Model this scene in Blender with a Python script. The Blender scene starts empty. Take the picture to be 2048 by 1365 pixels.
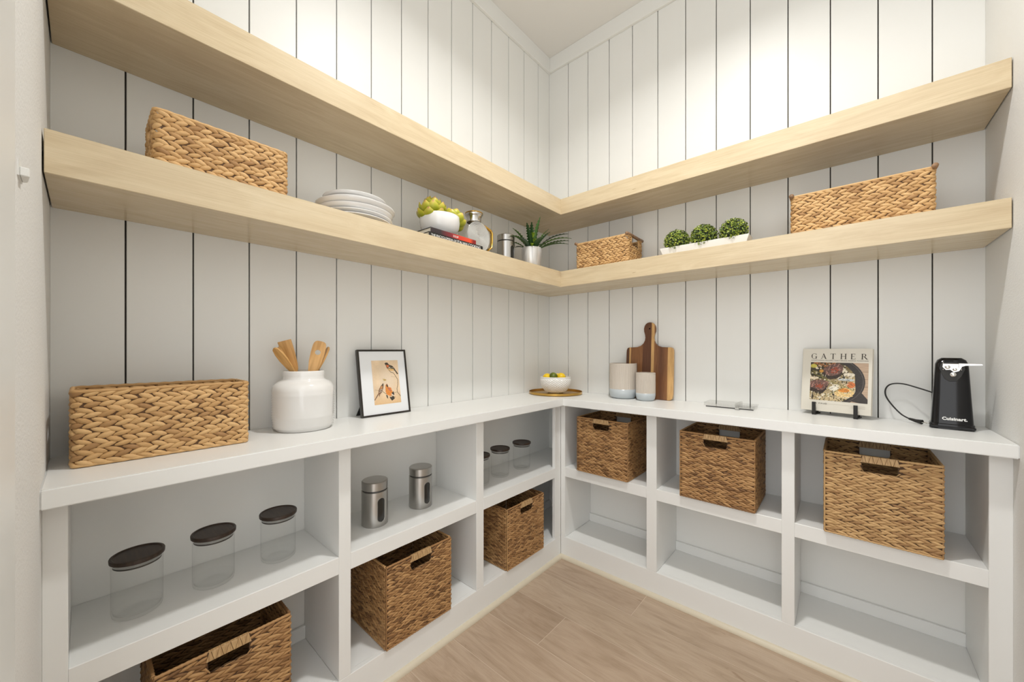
import bpy, bmesh, math, random
import numpy as np
from mathutils import Vector, Matrix
random.seed(7)
rng = np.random.default_rng(11)
PI = math.pi
SC = bpy.context.scene
COL = SC.collection

# ------------------------------------------------------------------ camera, world, lights
cam_d = bpy.data.cameras.new('camera'); cam = bpy.data.objects.new('camera', cam_d); COL.objects.link(cam)
cam.location = (1.5703, -2.189, 1.24); cam.rotation_euler = (PI/2, 0, .7209)
cam_d.sensor_width = 36; cam_d.lens = 751.9/2048*36; cam_d.shift_y = (699.75-682.5)/2048
cam_d.clip_start = .01
SC.camera = cam
w = bpy.data.worlds.new('world'); SC.world = w; w.use_nodes = True
w.node_tree.nodes['Background'].inputs[0].default_value = (1, 1, 1, 1)
w.node_tree.nodes['Background'].inputs[1].default_value = 2.25
def area(name, loc, size, power, col, rot=(0, 0, 0), shape='DISK', sy=None):
    l = bpy.data.lights.new(name, 'AREA'); l.shape = shape; l.size = size
    if sy: l.size_y = sy
    l.energy = power; l.color = col
    o = bpy.data.objects.new(name, l); COL.objects.link(o); o.location = loc; o.rotation_euler = rot
    return o
lamp = area('ceiling_lamp_light', (1.15, -1.13, 3.27), .16, 21.5, (1, .985, .955))
lamp.data.spread = math.radians(142)
SC.view_settings.view_transform = 'Standard'; SC.view_settings.look = 'None'
SC.view_settings.gamma = 1; SC.view_settings.use_curve_mapping = False
SC.view_settings.exposure = 0.03

# ------------------------------------------------------------------ materials
def srgb(r, g, b):
    def c(v):
        v /= 255
        return v/12.92 if v <= .04045 else ((v+.055)/1.055)**2.4
    return (c(r), c(g), c(b), 1)
def mat(name, col, rough=.5, metal=0, spec=.5, coat=0):
    m = bpy.data.materials.new(name); m.use_nodes = True
    b = m.node_tree.nodes['Principled BSDF']
    b.inputs['Base Color'].default_value = col; b.inputs['Roughness'].default_value = rough
    b.inputs['Metallic'].default_value = metal; b.inputs['Specular IOR Level'].default_value = spec
    b.inputs['Coat Weight'].default_value = coat
    return m
def N(m, t, **k):
    n = m.node_tree.nodes.new(t)
    for a, v in k.items(): setattr(n, a, v)
    return n
def L(m, a, b): m.node_tree.links.new(a, b)
def P(m): return m.node_tree.nodes['Principled BSDF']
def coords(m, scale, kind='Object', rnd=False):
    tc = N(m, 'ShaderNodeTexCoord'); mp = N(m, 'ShaderNodeMapping')
    mp.inputs['Scale'].default_value = scale
    L(m, tc.outputs[kind], mp.inputs['Vector'])
    if rnd:
        oi = N(m, 'ShaderNodeObjectInfo'); mu = N(m, 'ShaderNodeMath', operation='MULTIPLY'); mu.inputs[1].default_value = 37
        L(m, oi.outputs['Random'], mu.inputs[0]); L(m, mu.outputs[0], mp.inputs['Location'])
    return mp.outputs['Vector']
def noise(m, vec, scale, detail=4, rough=.5, dist=0):
    n = N(m, 'ShaderNodeTexNoise'); n.inputs['Scale'].default_value = scale
    n.inputs['Detail'].default_value = detail; n.inputs['Roughness'].default_value = rough
    n.inputs['Distortion'].default_value = dist
    if vec is not None: L(m, vec, n.inputs['Vector'])
    return n.outputs['Fac']
def ramp(m, fac, stops, interp='LINEAR'):
    r = N(m, 'ShaderNodeValToRGB'); e = r.color_ramp.elements; r.color_ramp.interpolation = interp
    while len(e) < len(stops): e.new(.5)
    for i, (p, c) in enumerate(stops): e[i].position = p; e[i].color = c
    if fac is not None: L(m, fac, r.inputs['Fac'])
    return r.outputs['Color']
def mix(m, a, b, fac=.5, mode='MIX'):
    x = N(m, 'ShaderNodeMix', data_type='RGBA', blend_type=mode)
    for s, v in ((x.inputs[0], fac), (x.inputs[6], a), (x.inputs[7], b)):
        if hasattr(v, 'links'): L(m, v, s)
        else: s.default_value = v
    return x.outputs[2]
def bump(m, h, strength=.2, dist=.001):
    b = N(m, 'ShaderNodeBump'); b.inputs['Strength'].default_value = strength; b.inputs['Distance'].default_value = dist
    L(m, h, b.inputs['Height']); L(m, b.outputs['Normal'], P(m).inputs['Normal'])

WHITE = (.82, .822, .797, 1)
M = {}
m = M['paint'] = mat('painted_white', WHITE, .42)
bump(m, noise(m, coords(m, (1, 1, 1)), 160, 3), .06, .0006)
m = M['cabpaint'] = mat('cabinet_white', (.82, .824, .805, 1), .33)
bump(m, noise(m, coords(m, (1, 1, 1)), 90, 3), .05, .0006)
m = M['plaster'] = mat('textured_plaster', (.80, .797, .775, 1), .75)
bump(m, noise(m, coords(m, (1, 1, 1)), 170, 4, .6), .55, .0025)
M['ceil'] = mat('ceiling_paint', (.80, .785, .755, 1), .8)
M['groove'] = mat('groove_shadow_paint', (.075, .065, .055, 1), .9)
M['trimcream'] = mat('cream_quarter_round', (.62, .555, .43, 1), .45)
# pale maple
m = M['maple'] = mat('pale_maple', (1, 1, 1, 1), .27)
v = coords(m, (1.0, 6, 6), rnd=True)
c1 = ramp(m, noise(m, v, 4, 6, .6, 1.0), [(.3, (.60, .475, .305, 1)), (.55, (.67, .55, .365, 1)), (.75, (.72, .605, .42, 1))])
v2 = coords(m, (3, 150, 150))
c2 = ramp(m, noise(m, v2, 2, 3), [(.3, (.86, .84, .80, 1)), (.6, (1, 1, 1, 1))])
v3 = coords(m, (9, 60, 60))
c3 = ramp(m, noise(m, v3, 1.1, 2), [(.0, (.45, .36, .28, 1)), (.19, (.5, .42, .32, 1)), (.22, (1, 1, 1, 1))])
L(m, mix(m, mix(m, c1, c2, .6, 'MULTIPLY'), c3, .7, 'MULTIPLY'), P(m).inputs['Base Color'])
# floor oak planks
m = M['oak'] = mat('washed_oak_plank', (1, 1, 1, 1), .42)
v = coords(m, (1.0, 5.5, 3), rnd=True)
base = ramp(m, noise(m, v, 3.2, 7, .62, 1.4), [(.25, (.37, .275, .19, 1)), (.5, (.47, .36, .265, 1)), (.72, (.53, .42, .32, 1))])
oi = N(m, 'ShaderNodeObjectInfo')
tint = ramp(m, oi.outputs['Random'], [(0, (.88, .85, .82, 1)), (.5, (1, .98, .96, 1)), (1, (1.0, 1.0, .98, 1))])
v2 = coords(m, (5, 170, 10), rnd=True)
fine = ramp(m, noise(m, v2, 2, 3), [(.3, (.84, .82, .8, 1)), (.6, (1, 1, 1, 1))])
v3 = coords(m, (7, 24, 3), rnd=True)
knot = ramp(m, noise(m, v3, 1.0, 3, .5, 1.0), [(0, (.45, .38, .32, 1)), (.24, (.6, .52, .45, 1)), (.32, (1, 1, 1, 1))])
L(m, mix(m, mix(m, mix(m, base, tint, 1, 'MULTIPLY'), fine, .7, 'MULTIPLY'), knot, .8, 'MULTIPLY'), P(m).inputs['Base Color'])
M['subfloor'] = mat('plank_joint', (.66, .56, .45, 1), .8)
# hyacinth weave, colours along each strand
def weave_mat(name, lo, mid, hi, rough=.55):
    m = mat(name, mid, rough, spec=.35)
    g = N(m, 'ShaderNodeAttribute', attribute_name='fib')
    sp = N(m, 'ShaderNodeSeparateXYZ'); L(m, g.outputs['Vector'], sp.inputs[0])
    oi = N(m, 'ShaderNodeObjectInfo')
    ad = N(m, 'ShaderNodeMath', operation='ADD'); L(m, sp.outputs[2], ad.inputs[0]); L(m, oi.outputs['Random'], ad.inputs[1])
    fr = N(m, 'ShaderNodeMath', operation='FRACT'); L(m, ad.outputs[0], fr.inputs[0])
    c = ramp(m, fr.outputs[0], [(0, lo), (.16, mid), (.55, hi), (.85, mid), (1, lo)])
    ml = N(m, 'ShaderNodeMath', operation='MULTIPLY'); L(m, fr.outputs[0], ml.inputs[0]); ml.inputs[1].default_value = 91
    cb = N(m, 'ShaderNodeCombineXYZ')
    mu = N(m, 'ShaderNodeMath', operation='MULTIPLY'); L(m, sp.outputs[0], mu.inputs[0]); mu.inputs[1].default_value = 1.6
    mv = N(m, 'ShaderNodeMath', operation='MULTIPLY'); L(m, sp.outputs[1], mv.inputs[0]); mv.inputs[1].default_value = 9
    L(m, mu.outputs[0], cb.inputs[0]); L(m, mv.outputs[0], cb.inputs[1]); L(m, ml.outputs[0], cb.inputs[2])
    f = noise(m, cb.outputs[0], 1.6, 4, .6)
    fc = ramp(m, f, [(.28, (.60, .52, .44, 1)), (.5, (.95, .93, .9, 1)), (.75, (1.1, 1.08, 1.05, 1))])
    L(m, mix(m, c, fc, .85, 'MULTIPLY'), P(m).inputs['Base Color'])
    bump(m, f, .5, .0012)
    return m
M['weave_gold'] = weave_mat('golden_hyacinth', (.40, .225, .095, 1), (.62, .38, .165, 1), (.76, .50, .24, 1))
M['weave_mid'] = weave_mat('tan_hyacinth', (.33, .185, .08, 1), (.50, .31, .14, 1), (.64, .42, .20, 1))
M['weave_brown'] = weave_mat('brown_hyacinth', (.18, .09, .036, 1), (.36, .195, .078, 1), (.52, .31, .135, 1))
M['liner_shade'] = mat('basket_core_gap_shade', (.07, .035, .015, 1), .8)  # shade of the gaps between strands, painted into the core colour
M['liner_shade_gold'] = mat('basket_core_gap_shade_gold', (.10, .05, .02, 1), .8)  # dark brown, gap shade painted behind the golden strands
m = M['twig'] = mat('brown_twig_handle', (.22, .12, .06, 1), .5)
L(m, ramp(m, noise(m, coords(m, (60, 60, 5)), 2, 4), [(.3, (.16, .085, .04, 1)), (.7, (.36, .21, .11, 1))]), P(m).inputs['Base Color'])
M['ceramic'] = mat('white_glazed_ceramic', (.82, .81, .79, 1), .12, coat=.3)
M['ceramic_satin'] = mat('white_satin_ceramic', (.84, .83, .80, 1), .3)
m = M['fruit_yellow'] = mat('lemon_skin', (.93, .62, .015, 1), .35); bump(m, noise(m, coords(m, (1, 1, 1)), 300, 2), .3, .001)
m = M['fruit_green'] = mat('lime_skin', (.1, .14, .012, 1), .32)
L(m, ramp(m, noise(m, coords(m, (1, 1, 1)), 25, 4), [(.35, (.045, .07, .01, 1)), (.7, (.22, .27, .02, 1))]), P(m).inputs['Base Color'])
bump(m, noise(m, coords(m, (1, 1, 1)), 300, 2), .3, .001)
m = M['steel'] = mat('brushed_steel', (.46, .45, .43, 1), .28, 1)
bump(m, noise(m, coords(m, (1, 1, 260)), 3, 2), .06, .0005)
M['chrome'] = mat('polished_metal', (.70, .69, .67, 1), .18, 1)
M['brass'] = mat('brushed_brass', (.56, .34, .09, 1), .24, 1)
M['gold'] = mat('gold_metal', (.80, .50, .12, 1), .22, 1)
M['black'] = mat('black_gloss_plastic', (.005, .005, .006, 1), .10, spec=.4)
M['blackmatte'] = mat('black_matte', (.014, .013, .012, 1), .5)
M['frameblack'] = mat('black_frame', (.022, .018, .014, 1), .35)
M['window'] = mat('dark_canister_glass', (.02, .02, .018, 1), .05)
M['rubber'] = mat('dark_seal', (.05, .045, .04, 1), .4)
m = M['lid'] = mat('dark_walnut_lid', (.035, .018, .010, 1), .42)
L(m, ramp(m, noise(m, coords(m, (8, 70, 8)), 2, 4), [(.3, (.018, .009, .005, 1)), (.7, (.05, .027, .015, 1))]), P(m).inputs['Base Color'])
m = M['bamboo'] = mat('bamboo', (.6, .34, .11, 1), .42)
L(m, ramp(m, noise(m, coords(m, (60, 60, 4)), 2, 4), [(.3, (.52, .27, .075, 1)), (.7, (.74, .44, .17, 1))]), P(m).inputs['Base Color'])
M['mat'] = mat('white_picture_mat', (.83, .85, .87, 1), .35, coat=.6)
M['cover'] = mat('ivory_book_cover', (.70, .665, .58, 1), .4)
M['pages'] = mat('book_pages', (.76, .72, .62, 1), .8)
M['ink'] = mat('dark_ink', (.05, .04, .03, 1), .6)
M['inkwhite'] = mat('white_ink', (.85, .85, .83, 1), .5)
M['stoneware'] = mat('grey_beige_stoneware', (.56, .50, .43, 1), .55)
M['bluegrey'] = mat('blue_grey_glaze', (.50, .545, .57, 1), .25)
m = M['silverpot'] = mat('silvery_pot', (.72, .71, .69, 1), .28, .35)
L(m, ramp(m, noise(m, coords(m, (22, 22, 1.5)), 2, 3), [(.35, (.50, .49, .48, 1)), (.6, (.82, .81, .79, 1))]), P(m).inputs['Base Color'])
def leafmat(name, a, b, c, sc=8):
    m = mat(name, b, .4)
    g = N(m, 'ShaderNodeNewGeometry'); oi = N(m, 'ShaderNodeObjectInfo')
    ad = N(m, 'ShaderNodeMath', operation='ADD'); L(m, g.outputs['Random Per Island'], ad.inputs[0]); L(m, oi.outputs['Random'], ad.inputs[1])
    fr = N(m, 'ShaderNodeMath', operation='FRACT'); L(m, ad.outputs[0], fr.inputs[0])
    L(m, ramp(m, fr.outputs[0], [(0, a), (.5, b), (1, c)]), P(m).inputs['Base Color'])
    return m
M['fern'] = leafmat('fern_green', (.012, .045, .012, 1), (.025, .085, .012, 1), (.06, .15, .015, 1))
M['fernlight'] = mat('fern_light_green', (.25, .38, .03, 1), .4)
M['box'] = leafmat('boxwood_green', (.04, .07, .02, 1), (.17, .25, .03, 1), (.46, .52, .08, 1))
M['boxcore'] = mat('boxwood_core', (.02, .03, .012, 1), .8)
m = M['petal'] = mat('artichoke_petal', (.5, .5, .05, 1), .42)
tc = N(m, 'ShaderNodeTexCoord'); sp = N(m, 'ShaderNodeSeparateXYZ'); L(m, tc.outputs['Object'], sp.inputs[0])
nn = noise(m, coords(m, (30, 30, 14)), 1, 3)
ad = N(m, 'ShaderNodeMath', operation='MULTIPLY_ADD'); L(m, sp.outputs[2], ad.inputs[0]); ad.inputs[1].default_value = 9; L(m, nn, ad.inputs[2])
L(m, ramp(m, ad.outputs[0], [(.3, (.20, .27, .01, 1)), (.8, (.46, .46, .03, 1)), (1.1, (.66, .52, .10, 1)), (1.3, (.62, .33, .13, 1))]), P(m).inputs['Base Color'])
def thin_glass(name, tint=(.96, .97, .965, 1), rough=.02, ior=1.5):
    m = bpy.data.materials.new(name); m.use_nodes = True; nt = m.node_tree; nt.nodes.clear()
    o = nt.nodes.new('ShaderNodeOutputMaterial'); t = nt.nodes.new('ShaderNodeBsdfTransparent'); t.inputs[0].default_value = tint
    g = nt.nodes.new('ShaderNodeBsdfGlossy'); g.inputs['Roughness'].default_value = rough
    lw = nt.nodes.new('ShaderNodeLayerWeight'); lw.inputs['Blend'].default_value = .5
    pw = nt.nodes.new('ShaderNodeMath'); pw.operation = 'POWER'; pw.inputs[1].default_value = 4
    f = nt.nodes.new('ShaderNodeMath'); f.operation = 'MULTIPLY_ADD'; f.inputs[1].default_value = .55; f.inputs[2].default_value = .8*((ior-1)/(ior+1))**2
    nt.links.new(lw.outputs['Facing'], pw.inputs[0]); nt.links.new(pw.outputs[0], f.inputs[0])
    x = nt.nodes.new('ShaderNodeMixShader')
    nt.links.new(f.outputs[0], x.inputs[0]); nt.links.new(t.outputs[0], x.inputs[1]); nt.links.new(g.outputs[0], x.inputs[2])
    nt.links.new(x.outputs[0], o.inputs[0]); return m
M['glass'] = thin_glass('clear_jar_glass', (.99, .992, .99, 1), ior=1.3)
M['acrylic'] = thin_glass('clear_acrylic', (.955, .955, .95, 1), .05, 1.6)
M['seal'] = thin_glass('clear_silicone_seal', (.55, .55, .54, 1), .3, 1.5)

# ------------------------------------------------------------------ mesh helpers
def link(name, me, mtl, parent=None, loc=(0, 0, 0), rot=(0, 0, 0), smooth=False):
    if mtl is not None and not me.materials: me.materials.append(mtl)
    if smooth:
        me.polygons.foreach_set('use_smooth', [True]*len(me.polygons))
    o = bpy.data.objects.new(name, me); COL.objects.link(o)
    o.location = loc; o.rotation_euler = rot
    if parent: o.parent = parent
    return o
class G:
    def __init__(s): s.v = []; s.f = []; s.fm = None
    def add(s, vs, fs, mtx=None):
        n = len(s.v)
        for p in vs:
            p = Vector(p)
            if mtx is not None: p = mtx @ p
            s.v.append(tuple(p))
        s.f += [tuple(i+n for i in f) for f in fs]
        return s
    def box(s, x0, x1, y0, y1, z0, z1, mtx=None):
        vs = [(x, y, z) for x in (x0, x1) for y in (y0, y1) for z in (z0, z1)]
        return s.add(vs, [(0, 1, 3, 2), (4, 6, 7, 5), (0, 4, 5, 1), (2, 3, 7, 6), (0, 2, 6, 4), (1, 5, 7, 3)], mtx)
    def lathe(s, prof, seg=48, mtx=None):
        vs = []; fs = []; idx = []
        for r, z in prof:
            if r < 1e-6: idx.append([len(vs)]*seg); vs.append((0, 0, z))
            else:
                idx.append([len(vs)+i for i in range(seg)])
                vs += [(r*math.cos(2*PI*i/seg), r*math.sin(2*PI*i/seg), z) for i in range(seg)]
        for a, b in zip(idx, idx[1:]):
            for i in range(seg):
                j = (i+1) % seg; q = [a[i], a[j], b[j], b[i]]; u = []
                for k in q:
                    if k not in u: u.append(k)
                if len(u) > 2: fs.append(tuple(u))
        return s.add(vs, fs, mtx)
    def tube(s, pts, r, seg=8, cap=True):
        pts = [Vector(p) for p in pts]; rings = []; vs = []; fs = []
        up = None
        for i, p in enumerate(pts):
            t = (pts[min(i+1, len(pts)-1)]-pts[max(i-1, 0)]).normalized()
            if up is None: up = t.orthogonal().normalized()
            up = (up-t*up.dot(t)).normalized(); bi = t.cross(up)
            rr = r[i] if isinstance(r, (list, tuple)) else r
            rings.append([len(vs)+k for k in range(seg)])
            vs += [p+up*(rr*math.cos(2*PI*k/seg))+bi*(rr*math.sin(2*PI*k/seg)) for k in range(seg)]
        for a, b in zip(rings, rings[1:]):
            fs += [(a[k], a[(k+1) % seg], b[(k+1) % seg], b[k]) for k in range(seg)]
        if cap: fs += [tuple(reversed(rings[0])), tuple(rings[-1])]
        return s.add(vs, fs)
    def prism(s, poly, d0, d1, plane='xz', mtx=None):
        n = len(poly); vs = []
        for d in (d0, d1):
            for a, b in poly:
                vs.append({'xz': (a, d, b), 'xy': (a, b, d), 'yz': (d, a, b)}[plane])
        fs = [tuple(range(n)), tuple(reversed(range(n, 2*n)))]
        fs += [(i, i+n, (i+1) % n+n, (i+1) % n) for i in range(n)]
        return s.add(vs, fs, mtx)
    def mesh(s, name, bevel=0, segs=1):
        me = bpy.data.meshes.new(name); me.from_pydata(s.v, [], s.f)
        bm = bmesh.new(); bm.from_mesh(me)
        if bevel:
            es = [e for e in bm.edges if len(e.link_faces) == 2 and e.calc_face_angle(0) > .6]
            bmesh.ops.bevel(bm, geom=es, offset=bevel, segments=segs, affect='EDGES', clamp_overlap=True)
        bmesh.ops.recalc_face_normals(bm, faces=bm.faces); bm.to_mesh(me); bm.free()
        return me
    def obj(s, name, mtl, parent=None, loc=(0, 0, 0), rot=(0, 0, 0), smooth=False, bevel=0, segs=1):
        return link(name, s.mesh(name, bevel, segs), mtl, parent, loc, rot, smooth)
def autosmooth(o, ang=35):
    me = o.data
    bm = bmesh.new(); bm.from_mesh(me)
    for f in bm.faces: f.smooth = True
    for e in bm.edges:
        if len(e.link_faces) == 2 and e.calc_face_angle(0) > math.radians(ang): e.smooth = False
    bm.to_mesh(me); bm.free(); return o
def thing(name, label, cat, loc=(0, 0, 0), rz=0, group=None):
    o = bpy.data.objects.new(name, None); COL.objects.link(o); o.empty_display_size = .05
    o.location = loc; o.rotation_euler = (0, 0, rz); return tag(o, label, cat, group)
def tag(o, label, cat, group=None):
    o['label'] = label; o['category'] = cat
    if group: o['group'] = group
    return o
def struct(o, label=None):
    o['kind'] = 'structure'
    if label: o['label'] = label
    return o
def copy_tree(o, parent=None):
    c = o.copy(); COL.objects.link(c); c.parent = parent
    for ch in list(o.children): copy_tree(ch, c)
    return c
def text_mesh(txt, size, ext=.0002, bold=0.0, space=1.0, align='LEFT'):
    cu = bpy.data.curves.new('txt', 'FONT'); cu.body = txt; cu.size = size; cu.extrude = ext
    cu.offset = bold; cu.space_character = space; cu.align_x = align; cu.resolution_u = 3
    o = bpy.data.objects.new('txt', cu); COL.objects.link(o)
    bpy.context.view_layer.update()
    me = bpy.data.meshes.new_from_object(o.evaluated_get(bpy.context.evaluated_depsgraph_get()))
    bpy.data.objects.remove(o); me.name = 'lettering'; me.materials.clear(); return me

# ------------------------------------------------------------------ room
YL, XR, ZC = -2.2484, 1.966, 3.30      # near-left wall, right wall, ceiling
D = .302                               # shelf and cabinet depth
CT, CB, CF = .956, .914, .3586         # worktop top, bottom, front
GW = .0042
fl = struct(G().box(0, 2.1, -2.9, 0, -.05, -.0007).obj('floor', M['subfloor']), 'washed oak plank floor')
rows = [(-.2905, -.504)]
while rows[-1][1] > -2.85: rows.append((rows[-1][1], rows[-1][1]-.2135))
joints = {0: [.83], 1: [1.55], 2: [.608], 3: [1.25], 4: [.9], 5: [1.6], 6: [.7], 7: [1.3]}
for i, (a, b) in enumerate(rows):
    xs = [.2]+joints.get(i, [1.0+.4*(i % 3)])+[2.1]
    for x0, x1 in zip(xs, xs[1:]):
        hx = (x1-x0)/2
        G().box(-hx+.0009, hx-.0009, -.10675+.0009, .10675-.0009, -.0007, 0).obj('floor_plank', M['oak'], fl, ((x0+x1)/2, (a+b)/2, 0), bevel=.0003)

# left wall and back wall: vertical boards with open grooves
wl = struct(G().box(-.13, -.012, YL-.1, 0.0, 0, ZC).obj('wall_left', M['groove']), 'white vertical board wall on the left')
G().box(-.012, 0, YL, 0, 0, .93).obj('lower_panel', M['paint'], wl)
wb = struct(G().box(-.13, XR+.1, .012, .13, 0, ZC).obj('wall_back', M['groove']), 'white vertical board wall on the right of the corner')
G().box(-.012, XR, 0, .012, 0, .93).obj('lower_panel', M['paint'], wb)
s, oL, oR = .1523, .1292, .1596
gl = [-(oL+s*i) for i in range(14)]
ed = [0.0]+gl+[YL]
for i, (a, b) in enumerate(zip(ed, ed[1:])):
    y0 = b+(GW/2 if i < len(ed)-2 else 0); y1 = a-(GW/2 if i > 0 else 0)
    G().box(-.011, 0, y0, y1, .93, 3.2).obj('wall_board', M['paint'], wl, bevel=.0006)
gr = [oR+s*i for i in range(12)]
ed = [0.0]+gr+[XR]
for i, (a, b) in enumerate(zip(ed, ed[1:])):
    x0 = a+(GW/2 if i > 0 else 0); x1 = b-(GW/2 if i < len(ed)-2 else 0)
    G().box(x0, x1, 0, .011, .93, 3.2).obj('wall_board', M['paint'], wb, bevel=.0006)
DOOR = .93
wf = struct(G().box(-.13, DOOR, YL-.12, YL, 0, ZC).obj('wall_front', M['plaster']), 'textured white plaster wall at the far left edge')
struct(G().box(XR, XR+.12, YL-.12, .13, 0, ZC).obj('wall_right', M['plaster']), 'textured white plaster wall at the far right edge')
struct(G().box(-.13, XR+.12, YL-.12, .13, ZC, ZC+.1).obj('ceiling', M['ceil']), 'plain off-white ceiling')
struct(G().box(0, .018, YL, 0, 3.198, ZC).obj('trim_1', M['paint'], bevel=.0015), 'flat white crown board above left wall')
struct(G().box(.018, XR, -.018, 0, 3.198, ZC).obj('trim_2', M['paint'], bevel=.0015), 'flat white crown board above right of corner')
def quarter(name, length, along):
    r = .019; poly = [(0, 0), (r, 0)]+[(r*math.cos(a), r*math.sin(a)) for a in np.linspace(.1, PI/2, 7)]
    if along == 'y': g = G().add([(D+a, y, b) for y in (YL, -D-length) for a, b in poly], [])
    n = len(poly)
    g = G()
    if along == 'y': g.v = [(D+a, y, b) for y in (YL, -D-.0) for a, b in poly]
    else: g.v = [(x, -D-a, b) for x in (D+.0, XR) for a, b in poly]
    g.f = [tuple(range(n)), tuple(range(2*n-1, n-1, -1))]+[(i, (i+1) % n, (i+1) % n+n, i+n) for i in range(n)]
    return g.obj(name, M['trimcream'])
struct(quarter('trim_3', 0, 'y'), 'cream quarter-round moulding along left cabinet foot')
struct(quarter('trim_4', 0, 'x'), 'cream quarter-round moulding along right cabinet foot')
# flat casing of the doorway behind the camera and the little hook beside it
struct(G().box(.80, DOOR, YL, YL+.003, 0, 2.4).obj('trim_5', M['paint'], bevel=.001), 'flat white door casing at extreme left')
hk = thing('wall_hook', 'small white hook on the plaster wall at the far left edge', 'hook', (.715, YL, 1.475))
G().prism([(-.02, .0), (.025, 0), (.025, .02), (.0, .026), (-.02, .014)], 0, .0015, 'xz').obj('back_plate', M['paint'], hk)
G().prism([(-.020, .0015), (.018, .0015), (.016, .010), (-.014, .007)], .002, .014, 'xy').obj('hook_arm', M['paint'], hk, bevel=.001)

# ------------------------------------------------------------------ floating shelves (L-shaped, maple)
def l_shelf(label, z0, z1):
    t = thing('floating_shelf', label, 'shelf', (0, 0, z0), 0, None)
    h = z1-z0; ln = (-D-YL)
    G().box(0, ln-.003, 0, D, 0, h).obj('shelf_arm', M['maple'], t, (D-.0, YL+.003, 0), (0, 0, PI/2), bevel=.0012)
    G().box(.0005, XR-.003, -D, 0, 0, h).obj('shelf_arm', M['maple'], t, (0, 0, 0), bevel=.0012)
    return t
l_shelf('lower pale maple corner shelf carrying baskets, plates and plants', 1.616, 1.710)
l_shelf('upper empty pale maple corner shelf near the ceiling', 2.050, 2.143)

# ------------------------------------------------------------------ cubby cabinets and worktop
BZ, M0, M1 = .125, .485, .542
def cab_left():
    t = thing('cubby_cabinet', 'white open cubby cabinet along the left wall, six compartments', 'cabinet')
    pan = [(YL, -2.212), (-1.625, -1.584), (-.994, -.947)]
    G().box(D-.02, D, YL, -D, 0, BZ).obj('base_rail', M['cabpaint'], t, bevel=.001)
    for a, b in pan: G().box(.001, D, a, b, BZ, CB).obj('divider', M['cabpaint'], t, bevel=.0012)
    G().box(D-.02, D, -.363, -D, BZ, CB).obj('corner_stile', M['cabpaint'], t, bevel=.0012)
    bays = [(-2.212, -1.625), (-1.584, -.994), (-.947, -.001)]
    for i, (a, b) in enumerate(bays):
        G().box(.001, D-.02, a, b, BZ-.02, BZ).obj('bottom_shelf', M['cabpaint'], t)
        if i < 2: G().box(.001, D, a, b, M0, M1).obj('shelf', M['cabpaint'], t, bevel=.001)
        else: G().prism([(.001, a), (D, a), (D, -.363), (D-.02, -.363), (D-.02, b), (.001, b)], M0, M1, 'xy').obj('shelf', M['cabpaint'], t, bevel=.001)
        G().box(.001, .013, a, b, BZ, .174).obj('back_strip', M['cabpaint'], t, bevel=.001)
    return t
def cab_right():
    t = thing('cubby_cabinet', 'white open cubby cabinet right of the corner, lower row empty', 'cabinet')
    pan = [(D+.0005, .332), (.822, .873), (1.383, 1.426), (1.918, XR)]
    G().box(D+.0005, XR, -D, -D+.02, 0, BZ).obj('base_rail', M['cabpaint'], t, bevel=.001)
    for a, b in pan: G().box(a, b, -D, -.001, BZ, CB).obj('divider', M['cabpaint'], t, bevel=.0012)
    for a, b in [(.332, .822), (.873, 1.383), (1.426, 1.918)]:
        G().box(a, b, -D+.02, -.001, BZ-.02, BZ).obj('bottom_shelf', M['cabpaint'], t)
        G().box(a, b, -D, -.001, M0, M1).obj('shelf', M['cabpaint'], t, bevel=.001)
        G().box(a, b, -.013, -.001, BZ, .174).obj('back_strip', M['cabpaint'], t, bevel=.001)
    return t
cab_left(); cab_right()
tag(G().prism([(0.001, YL), (CF, YL), (CF, -CF), (XR, -CF), (XR, -.001), (0.001, -.001)], CB, CT, 'xy').obj('worktop', M['cabpaint'], bevel=.0025, segs=2),
    'white painted L-shaped worktop over the cubby cabinets', 'worktop')

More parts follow.
